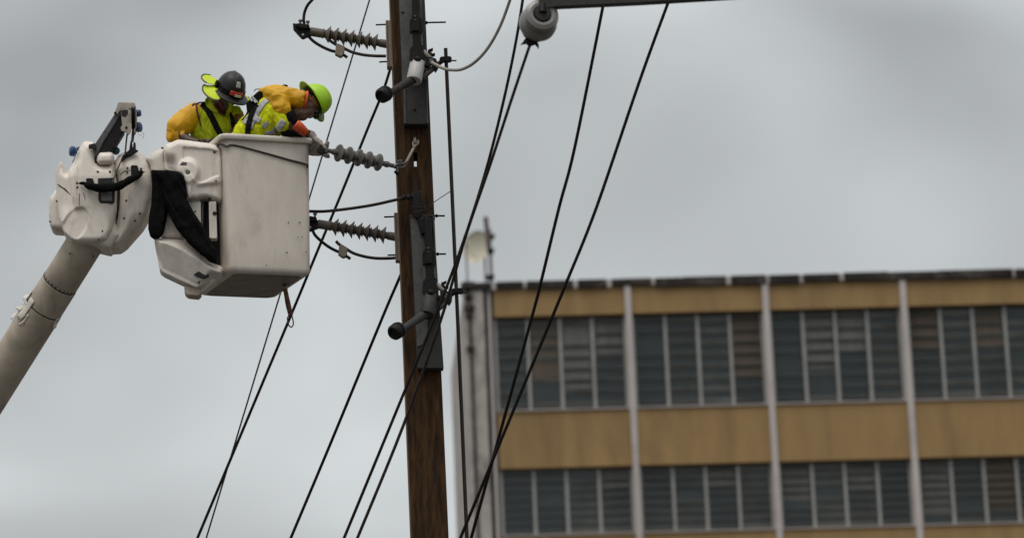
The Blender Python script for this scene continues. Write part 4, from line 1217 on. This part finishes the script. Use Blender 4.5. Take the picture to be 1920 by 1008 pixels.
def hat_patch(dome, name, c, up, fwd, side, rs, rf, rh, a0, a1, t0, t1, mt, off=0.003, thick=0.004, n=6):
    """plate lying on the dome between two azimuths and two elevations"""
    bm = B(); g_ = []
    for j in range(n + 1):
        th = t0 + (t1 - t0) * j / n
        g_.append([bm.verts.new(c + side * ((rs + off) * sin(a0 + (a1 - a0) * i / n) * cos(th) ** 0.85) + fwd * ((rf + off) * cos(a0 + (a1 - a0) * i / n) * cos(th) ** 0.85) + up * ((rh + off) * sin(th))) for i in range(n + 1)])
    for p, q in zip(g_, g_[1:]):
        for i in range(n): bm.faces.new((p[i], p[i + 1], q[i + 1], q[i]))
    o = obj(name, bm, mt, dome, angle=80)
    md = o.modifiers.new('t', 'SOLIDIFY'); md.thickness = thick; md.offset = 0
    return o

# ------------------------------------------------------------------ worker in the charcoal hat
m1 = thing('person', bk(-0.10, 0.52, 0.10), 'worker in charcoal hard hat with neon neck shade and yellow rubber sleeves', 'person')
c1 = P(431, 170, 25.34)
pit, yaw, rol = radians(40), radians(22), radians(9)
f0 = V((sin(yaw), -cos(yaw), 0))
up1, fw1, sd1 = frame(f0 * sin(pit) + V((0, 0, cos(pit))), f0 * cos(pit) - V((0, 0, sin(pit))))
up1 = (up1 * cos(rol) - sd1 * sin(rol)).normalized(); up1, fw1, sd1 = frame(up1, fw1)
hc = c1 - up1 * 0.045 - fw1 * 0.005
arms1 = [tb_([(378, 214, 25.43, 15), (352, 228, 25.40, 13), (334, 243, 25.38, 12), (350, 262, 25.33, 10), (374, 268, 25.28, 7.5)]),
         tb_([(436, 212, 25.46, 14), (446, 238, 25.42, 11), (430, 258, 25.32, 9), (408, 263, 25.27, 7)])]
tor1 = [(432, 350, 25.55, 34), (428, 300, 25.52, 36), (414, 250, 25.48, 38), (406, 222, 25.455, 37), (410, 206, 25.435, 26), (418, 196, 25.40, 14), (426, 182, 25.37, 13)]
def hand(bm, wrist, palm_dir, curl, side, s=1.0, fingers=4, fat=1.0):
    """palm, thumb and unequal bent fingers"""
    pd, cu, si = palm_dir.normalized(), curl.normalized(), side.normalized()
    ellipsoid(bm, wrist + pd * 0.045 * s, si * 0.042 * s, cu * 0.017 * s * fat, pd * 0.055 * s, 14, 10)
    for k in range(fingers):
        r0 = wrist + pd * 0.085 * s + si * (0.031 - 0.021 * k) * s
        ln = (0.074, 0.082, 0.076, 0.058)[k] * s
        p1 = r0 + pd * ln * 0.42 + cu * ln * 0.12
        p2 = p1 + pd * ln * 0.20 + cu * ln * 0.34
        p3 = p2 - pd * ln * 0.08 + cu * ln * 0.30
        tube(bm, [r0 - pd * 0.02 * s, r0, p1, p2, p3], [0.010 * s * fat, 0.0105 * s * fat, 0.0098 * s * fat, 0.009 * s * fat, 0.0078 * s * fat], 10, 2)
    t0_ = wrist + pd * 0.025 * s + si * 0.035 * s
    tube(bm, [t0_ - si * 0.015 * s, t0_ + si * 0.018 * s + pd * 0.02 * s, t0_ + si * 0.026 * s + pd * 0.05 * s + cu * 0.016 * s, t0_ + si * 0.018 * s + pd * 0.072 * s + cu * 0.034 * s], [0.014 * s * fat, 0.0125 * s * fat, 0.011 * s * fat, 0.009 * s * fat], 10, 2)
def body1(bm):
    ptube(bm, tor1, 20, 4, True, (FL, 0.66))
    for a_ in arms1: a_(bm)
    ptube(bm, [(422, 345, 25.52, 22), (420, 420, 25.50, 17), (420, 490, 25.52, 13), (418, 506, 25.50, 13), (414, 509, 25.40, 9)], 16, 3)
    ptube(bm, [(442, 345, 25.60, 22), (446, 420, 25.58, 17), (446, 490, 25.60, 13), (446, 507, 25.58, 13), (442, 511, 25.48, 9)], 16, 3)
    ellipsoid(bm, hc, sd1 * 0.076, fw1 * 0.096, up1 * 0.115)
    ellipsoid(bm, hc + fw1 * 0.03 - up1 * 0.075, sd1 * 0.052, fw1 * 0.062, up1 * 0.055)       # jaw
    ellipsoid(bm, hc + fw1 * 0.100 - up1 * 0.030, sd1 * 0.014, fw1 * 0.018, up1 * 0.026)      # nose
    ellipsoid(bm, hc + fw1 * 0.092 - up1 * 0.068, sd1 * 0.024, fw1 * 0.012, up1 * 0.010)      # lips
    for q in (-1, 1):
        ellipsoid(bm, hc + sd1 * 0.078 * q - up1 * 0.02 - fw1 * 0.01, sd1 * 0.010, fw1 * 0.018, up1 * 0.030)   # ears
        ellipsoid(bm, hc + fw1 * 0.080 + sd1 * 0.032 * q + up1 * 0.006, sd1 * 0.018, fw1 * 0.014, up1 * 0.008) # brow
bm = B(); body1(bm); bm = remesh(bm, 0.009, 3)
bt = bvh_of(bm)
bo1 = obj('body', bm, 'skin', m1, angle=180)
bm = B()
hand(bm, P(374, 267, 25.28), V((1, -0.3, 0.0)), V((0.1, 0, -1)), V((0, -1, 0.1)), 0.9)
hand(bm, P(408, 266, 25.27), V((-1, -0.2, 0.0)), V((-0.1, 0, -1)), V((0, -1, 0.1)), 0.9)
bm = remesh(bm, 0.005, 2); obj('hands', bm, 'skin', m1, angle=180)
# trousers
bm = shell([tb_([(430, 330, 25.54, 39), (430, 352, 25.55, 38), (430, 366, 25.55, 34)], 0.7), tb_([(422, 345, 25.52, 25), (420, 420, 25.50, 20), (420, 492, 25.52, 16)]), tb_([(442, 345, 25.60, 25), (446, 420, 25.58, 20), (446, 492, 25.60, 16)])], 0.014, 3, (0.006, 14))
obj('trousers', bm, 'trousers', m1, angle=180)
# shirt
bm = shell([tb_([(431, 340, 25.55, 37), (428, 300, 25.52, 40), (406, 252, 25.475, 47), (403, 222, 25.445, 43), (408, 205, 25.43, 30), (414, 199, 25.42, 19)], 0.68, 28, 5),
            tb_([(384, 212, 25.43, 19), (368, 220, 25.41, 18)]), tb_([(432, 210, 25.45, 18), (440, 222, 25.44, 16)])], 0.007, 5, (0.016, 9, V((2.4, 1, 0.7)), 2.0))
st = bvh_of(bm); cs = caster([st])
obj('work_shirt', bm, 'hivis_green', m1, angle=180)
# collar, open neck, placket
ribbon('undershirt', [(405, 192, 12), (413, 204, 15), (421, 217, 4)], caster([st, bt]), 'maroon', m1, 0.006, fall=25.34)
ribbon('collar', [(394, 184, 11), (391, 192, 13), (399, 203, 10), (408, 211, 4)], caster([st, bt]), 'hivis_green', m1, 0.012, fall=25.33)
ribbon('collar', [(431, 192, 5), (434, 201, 8), (428, 210, 7), (424, 217, 3)], caster([st, bt]), 'hivis_green', m1, 0.012, fall=25.33)
ribbon('placket', [(423, 217, 4), (427, 232, 4), (429, 252, 4)], cs, 'hivis_green', m1, 0.005, fall=25.34)
ribbon('harness_strap', [(378, 194, 11), (388, 204, 11), (398, 222, 11), (408, 242, 11), (418, 258, 11)], cs, 'black', m1, 0.008, fall=25.34)
ribbon('harness_strap', [(432, 206, 6), (436, 222, 8), (439, 240, 9), (443, 256, 9)], cs, 'black', m1, 0.008, fall=25.36)
# insulating sleeves
bm = shell([tb_([(376, 209, 25.42, 14), (366, 213, 25.41, 20), (347, 228, 25.395, 22), (332, 240, 25.385, 20), (324, 251, 25.38, 13)]), tb_([(330, 238, 25.385, 15), (322, 256, 25.375, 9), (323, 263, 25.37, 8)]), tb_([(326, 252, 25.37, 11), (345, 257, 25.35, 10)])], 0.006, 6, (0.016, 5, V((1.5, 1, 0.8)), 7.0))
sv = bvh_of(bm); obj('rubber_sleeve', bm, 'sleeve', m1, angle=180)
bm = shell([tb_([(438, 203, 25.46, 10), (445, 216, 25.45, 12), (449, 238, 25.43, 11), (444, 250, 25.40, 9)])], 0.008, 4, (0.006, 14))
obj('rubber_sleeve', bm, 'sleeve_shaded', m1, angle=180)
cb = caster([st, sv])
ribbon('sleeve_binding', [(360, 197, 2.5), (367, 195, 3), (369, 206, 3), (373, 222, 3), (376, 236, 2.5)], cb, 'maroon', m1, 0.006, fall=25.33)
ribbon('sleeve_binding', [(367, 195, 2.5), (376, 192.5, 3), (384, 194, 2.5)], cb, 'maroon', m1, 0.006, fall=25.36)
ribbon('cord', [(430, 203, 1.4), (439, 218, 1.4), (446, 238, 1.4)], cb, 'sleeve', m1, 0.012, fall=25.33)
# charcoal hat
h1 = helmet(m1, c1, up1, fw1, sd1, 0.112, 0.132, 0.152, lambda an: 0.022 + 0.050 * max(0.0, cos(an)) ** 1.3, 'helmet')
hat_patch(h1, 'sticker', c1, up1, fw1, sd1, 0.112, 0.132, 0.152, -0.20, 0.16, 0.52, 0.86, 'sticker')
lamp = hat_patch(h1, 'head_lamp', c1, up1, fw1, sd1, 0.112, 0.132, 0.152, -0.42, 0.42, 0.10, 0.30, 'redlamp', 0.012, 0.022)
hat_patch(h1, 'lamp_lens', c1, up1, fw1, sd1, 0.112, 0.132, 0.152, -0.28, 0.12, 0.09, 0.20, 'lens', 0.026, 0.004)
hat_patch(h1, 'lamp_band', c1, up1, fw1, sd1, 0.112, 0.132, 0.152, -1.9, 1.9, 0.14, 0.24, 'black', 0.003, 0.004, 24)
def shade(a0, a1, w, d0, d1, lift_, name='neck_shade'):
    bm = B(); g_ = []; n = 18
    for j in range(6):
        row = []
        for i in range(n + 1):
            t = i / n; an = a0 + (a1 - a0) * t
            e = w * j / 5 * (sin(pi * (0.10 + 0.80 * t)) ** 0.3)
            dr = d0 + (d1 - d0) * t
            row.append(bm.verts.new(c1 + sd1 * ((0.110 + e * cos(dr)) * sin(an)) + fw1 * ((0.130 + e * cos(dr)) * cos(an)) + up1 * (lift_ - e * sin(dr) + 0.004 * noise.noise(V((an * 6, j, 0))))))
        g_.append(row)
    edge_ = [v.co.copy() for v in g_[-1]]
    for p, q in zip(g_, g_[1:]):
        for i in range(n): bm.faces.new((p[i], p[i + 1], q[i + 1], q[i]))
    o = obj(name, bm, 'hivis_flap', h1, angle=80)
    md = o.modifiers.new('t', 'SOLIDIFY'); md.thickness = 0.004
    bm = B(); tube(bm, edge_, 0.006, 8); obj('shade_trim', bm, 'grey', h1)
    return g_
shade(0.75, 1.78, 0.128, 0.55, 0.22, 0.002)
shade(1.62, 2.50, 0.128, 0.04, -0.06, 0.016)
shade(-0.95, -1.80, 0.115, 0.60, 0.40, 0.002)
hat_patch(h1, 'hat_clip', c1, up1, fw1, sd1, 0.112, 0.132, 0.152, 1.45, 1.8, 0.02, 0.30, 'black', 0.010, 0.014)

# ------------------------------------------------------------------ worker in the lime hat, bent over the rim
m2 = thing('person', bk(0.10, 0.32, 0.10), 'bent worker in lime hard hat and yellow vest reaching over the bucket rim', 'person')
c2 = P(588.5, 188.5, 25.13)
up2, fw2, sd2 = frame(V((0.84, 0.20, 0.46)), V((0.5, -0.10, -0.85)))
h2c = c2 - up2 * 0.055
tor2 = [(458, 340, 25.36, 34), (458, 300, 25.32, 36), (472, 262, 25.25, 34), (498, 229, 25.19, 34), (523, 206, 25.16, 31), (545, 194, 25.14, 22), (558, 192, 25.13, 14), (572, 192, 25.13, 13)]
def body2(bm):
    ptube(bm, tor2, 20, 4, True, (FL, 0.9))
    ptube(bm, [(450, 335, 25.32, 22), (456, 420, 25.25, 17), (452, 488, 25.28, 13), (452, 502, 25.26, 12), (466, 506, 25.2, 9)], 16, 3)
    ptube(bm, [(474, 335, 25.44, 22), (480, 420, 25.38, 17), (476, 490, 25.42, 13), (476, 506, 25.4, 12), (490, 509, 25.34, 9)], 16, 3)
    ptube(bm, [(530, 198, 25.06, 15), (540, 222, 25.02, 13), (550, 240, 25.02, 11), (564, 244, 25.05, 9), (580, 253, 25.13, 7)], 14, 3)
    ptube(bm, [(538, 204, 25.26, 14), (548, 230, 25.34, 12), (558, 252, 25.38, 10), (570, 262, 25.32, 8), (578, 275, 25.24, 7)], 14, 3)
    ellipsoid(bm, h2c, sd2 * 0.076, fw2 * 0.098, up2 * 0.115)
    ellipsoid(bm, h2c + fw2 * 0.035 - up2 * 0.08, sd2 * 0.05, fw2 * 0.06, up2 * 0.052)
    ellipsoid(bm, h2c + fw2 * 0.104 - up2 * 0.025, sd2 * 0.014, fw2 * 0.020, up2 * 0.024)
    ellipsoid(bm, h2c + fw2 * 0.092 - up2 * 0.065, sd2 * 0.024, fw2 * 0.012, up2 * 0.010)
    for q in (-1, 1):
        ellipsoid(bm, h2c + sd2 * 0.078 * q - up2 * 0.02 - fw2 * 0.01, sd2 * 0.010, fw2 * 0.018, up2 * 0.030)
bm = B(); body2(bm); bm = remesh(bm, 0.009, 3)
b2t = bvh_of(bm); obj('body', bm, 'skin', m2, angle=180)
bm = shell([tb_([(456, 325, 25.34, 40), (458, 350, 25.36, 38), (460, 364, 25.37, 34)], 0.85), tb_([(450, 335, 25.32, 25), (456, 420, 25.25, 20), (452, 490, 25.28, 16)]), tb_([(474, 335, 25.44, 25), (480, 420, 25.38, 20), (476, 490, 25.42, 16)])], 0.014, 3, (0.006, 14))
obj('trousers', bm, 'trousers', m2, angle=180)
# cloth hood over head and neck
bm = shell([el_(h2c - up2 * 0.005, sd2 * 0.084, fw2 * 0.106, up2 * 0.118), el_(h2c + fw2 * 0.035 - up2 * 0.085, sd2 * 0.058, fw2 * 0.070, up2 * 0.060), el_(h2c + fw2 * 0.100 - up2 * 0.03, sd2 * 0.020, fw2 * 0.022, up2 * 0.030),
            tb_([(548, 194, 25.13, 18), (560, 195, 25.13, 17), (572, 196, 25.13, 17)])], 0.006, 3, (0.009, 16, V((1, 1, 2)), 3.0))
hood = bvh_of(bm); obj('cloth_hood', bm, 'cotton', m2, angle=180)
ch_ = caster([hood])
ribbon('goggle_strap', [(566, 166, 7), (572, 172, 9), (579, 176, 9), (586, 179, 7)], ch_, 'goggle', m2, 0.006, fall=25.08)
ribbon('head_band', [(578, 182, 8), (588, 186, 10), (597, 200, 8)], ch_, 'tanband', m2, 0.006, fall=25.07)
ribbon('head_band', [(580, 163, 5), (588, 166, 5), (595, 172, 5)], ch_, 'tanband', m2, 0.006, fall=25.07)
bm = B(); q = h2c + fw2 * 0.112 + up2 * 0.012
ellipsoid(bm, q - sd2 * 0.03, sd2 * 0.032, fw2 * 0.020, up2 * 0.024); ellipsoid(bm, q + sd2 * 0.03, sd2 * 0.032, fw2 * 0.020, up2 * 0.024)
obj('goggles', bm, 'goggle', m2)
# vest
bm = shell([tb_([(458, 330, 25.35, 37), (458, 298, 25.32, 40), (473, 262, 25.245, 39), (498, 229, 25.185, 38), (521, 207, 25.16, 35), (540, 197, 25.145, 25)], 0.92, 28, 5), tb_([(520, 206, 25.10, 22), (534, 228, 25.05, 20), (538, 240, 25.06, 17)])], 0.007, 5, (0.017, 10, V((2.2, 1, 0.9)), 5.0))
vt = bvh_of(bm); cv2 = caster([vt]); obj('hi_vis_vest', bm, 'hivis', m2, angle=180)
ribbon('reflective_strip', [(507, 183, 9), (494, 194, 10), (484, 208, 10), (476, 224, 9), (469, 242, 9)], cv2, 'reflect', m2, 0.005)
ribbon('reflective_strip', [(474, 214, 6), (464, 222, 8), (457, 232, 8)], cv2, 'reflect', m2, 0.005)
ribbon('reflective_strip', [(476, 221, 11), (484, 225, 11), (488, 227, 10)], cv2, 'reflect', m2, 0.006)
ribbon('reflective_strip', [(494, 240, 9), (499, 233, 9), (503, 230, 7)], cv2, 'reflect', m2, 0.006)
ribbon('reflective_strip', [(497, 252, 9), (512, 248, 10), (524, 238, 13), (532, 226, 12)], cv2, 'reflect', m2, 0.006)
ribbon('harness_strap', [(482, 196, 8), (474, 208, 9), (468, 226, 10), (465, 242, 10), (464, 258, 10)], cv2, 'black', m2, 0.010)
# arm in black cloth, orange cuff
bm = shell([tb_([(528, 200, 25.05, 15), (540, 218, 25.02, 14), (547, 232, 25.02, 12.5), (548, 244, 25.04, 11)]), tb_([(530, 252, 25.06, 13), (548, 246, 25.04, 11), (560, 242, 25.05, 9)])], 0.008, 4, (0.008, 13, V((1, 1, 1)), 1.0))
obj('jacket_sleeve', bm, 'black', m2, angle=180)
bm = shell([tb_([(538, 202, 25.26, 17), (548, 230, 25.34, 15), (558, 252, 25.38, 13), (570, 262, 25.32, 10)])], 0.010, 3, (0.006, 13))
obj('jacket_sleeve', bm, 'black', m2, angle=180)
bm = B(); ptube(bm, [(554, 233, 24.97, 10), (562, 239, 24.98, 9.6), (573, 249, 25.03, 8.0)], 18, 3, False)
o = obj('orange_cuff', bm, 'orange', m2); md = o.modifiers.new('t', 'SOLIDIFY'); md.thickness = 0.006
bm = B(); ptube(bm, [(574, 248, 25.09, 6), (582, 252, 25.12, 7), (586, 258, 25.13, 6)], 14, 3); obj('wrist_strap', bm, 'black', m2)
# rubber yoke: shoulder lobe, hanging flap and neck ring
bm = shell([tb_([(490, 174, 25.16, 7), (504, 178, 25.12, 15), (522, 181, 25.08, 20), (548, 184, 25.07, 19.5), (563, 186, 25.05, 17), (573, 187, 25.04, 14.5)]), tb_([(526, 186, 25.05, 20), (527, 202, 25.01, 18), (530, 212, 25.0, 11)]), tb_([(516, 200, 25.02, 9), (532, 206, 25.0, 13), (540, 205, 25.01, 10)])], 0.006, 5, (0.020, 5.5, V((0.8, 1, 1.7)), 9.0))
yk = bvh_of(bm); obj('rubber_sleeve', bm, 'sleeve', m2, angle=180)
bm = B(); ptube(bm, [(486, 168, 25.16, 1.5), (492, 167, 25.15, 3.2), (503, 168, 25.13, 4), (514, 166, 25.11, 5)], 10, 3); obj('yoke_strap', bm, 'sleeve', m2)
ra = (P(577, 188, 25.09) - P(560, 185, 25.08)).normalized()
ru = (V((0, 0, 1)) - ra * ra.z).normalized(); rv = ra.cross(ru)
bm = B(); cc = P(573.5, 187, 25.035)
tube(bm, [cc + (ru * cos(2 * pi * i / 20) + rv * sin(2 * pi * i / 20)) * 0.060 for i in range(21)], 0.010, 8); obj('sleeve_ring', bm, 'orange', m2)
# gloves
bm = B()
ptube(bm, [(578, 250, 25.11, 7), (584, 253, 25.115, 8), (588, 260, 25.12, 8)], 14, 3)
hand(bm, P(586, 256, 25.12), V((0.45, 0, -0.9)), V((0.75, -0.1, -0.5)), V((0.25, -1, 0)), 1.12, fat=1.35)
bm = remesh(bm, 0.005, 2); wrinkle(bm, 0.002, 40); obj('work_glove', bm, 'glove', m2, angle=180)
bm = B()
hand(bm, P(577, 283.5, 25.20), V((1, -0.35, -0.10)), V((0.35, -0.3, 0.65)), V((0, -0.8, 0.5)), 1.05, fat=1.35)
bm = remesh(bm, 0.005, 2); wrinkle(bm, 0.002, 40); obj('work_glove', bm, 'glove', m2, angle=180)
# back pack of the fall arrester with lanyard
bm = B(); slab(bm, [(461, 193), (470, 183), (484, 170), (494, 171), (493, 184), (481, 200), (469, 212), (463, 208)], 25.09, 0.08); pk = obj('fall_arrester', bm, 'black', m2, bevel=0.016, seg=4)
for pts in ([(468, 186.5), (471, 183.5), (475, 187.5), (472, 190)], [(475, 189), (477.5, 187), (481, 191), (479, 193)], [(471, 181), (473, 179.5), (484, 191), (483, 193)]):
    bm = B(); slab(bm, pts, 25.078, 0.02); obj('print', bm, 'whitemark', pk, smooth=False)
bm = B(); ptube(bm, [(465, 210, 25.12, 2.2), (460, 219, 25.14, 1.8), (452, 228, 25.18, 1.8), (446, 241, 25.2, 1.8)], 8, 4); obj('lanyard', bm, 'black', m2)
bm = B(); ptube(bm, [(476, 172, 25.14, 0.8), (480, 167.5, 25.14, 0.8), (488, 167.5, 25.14, 0.8)], 6, 4); obj('loop', bm, 'black', m2)
bm = B(); ellipsoid(bm, P(534, 162, 25.13), V((0.024, 0, 0)), V((0, 0.03, 0)), V((0, 0, 0.012))); obj('shoulder_buckle', bm, 'black', m2)
# lime hat
h2 = helmet(m2, c2, up2, fw2, sd2, 0.112, 0.128, 0.135, lambda an: 0.034 + 0.016 * abs(cos(an)), 'lime', 0.004)

# ------------------------------------------------------------------ tool hanging under the basket
tool = thing('hanging_tool_stick', P(547, 600, 25.35), 'dark red and ochre tool handle hanging below the bucket corner', 'tool')
bm = B(); ptube(bm, [(527, 500, 25.40, 4.2), (534, 538, 25.38, 4.2), (539, 564, 25.36, 4.6)], 14); obj('upper_handle', bm, 'stick_gold', tool)
bm = B(); ptube(bm, [(538.6, 562, 25.36, 4.9), (541, 574, 25.355, 5), (545, 590, 25.35, 4.6), (545.5, 593, 25.35, 3)], 14); obj('grip', bm, 'stick_red', tool)
bm = B(); ptube(bm, [(534, 537, 25.378, 4.6), (535, 543, 25.377, 4.6)], 14); obj('collar', bm, 'whitecable', tool)
bm = B(); ptube(bm, [(543, 590, 25.35, 1.2), (539, 596, 25.35, 1.2), (541, 608, 25.35, 1.2), (546, 613, 25.35, 1.2), (550, 607, 25.35, 1.2), (548.5, 596, 25.35, 1.2), (546, 590, 25.35, 1.2)], 8, n=4); obj('loop', bm, 'rope', tool)
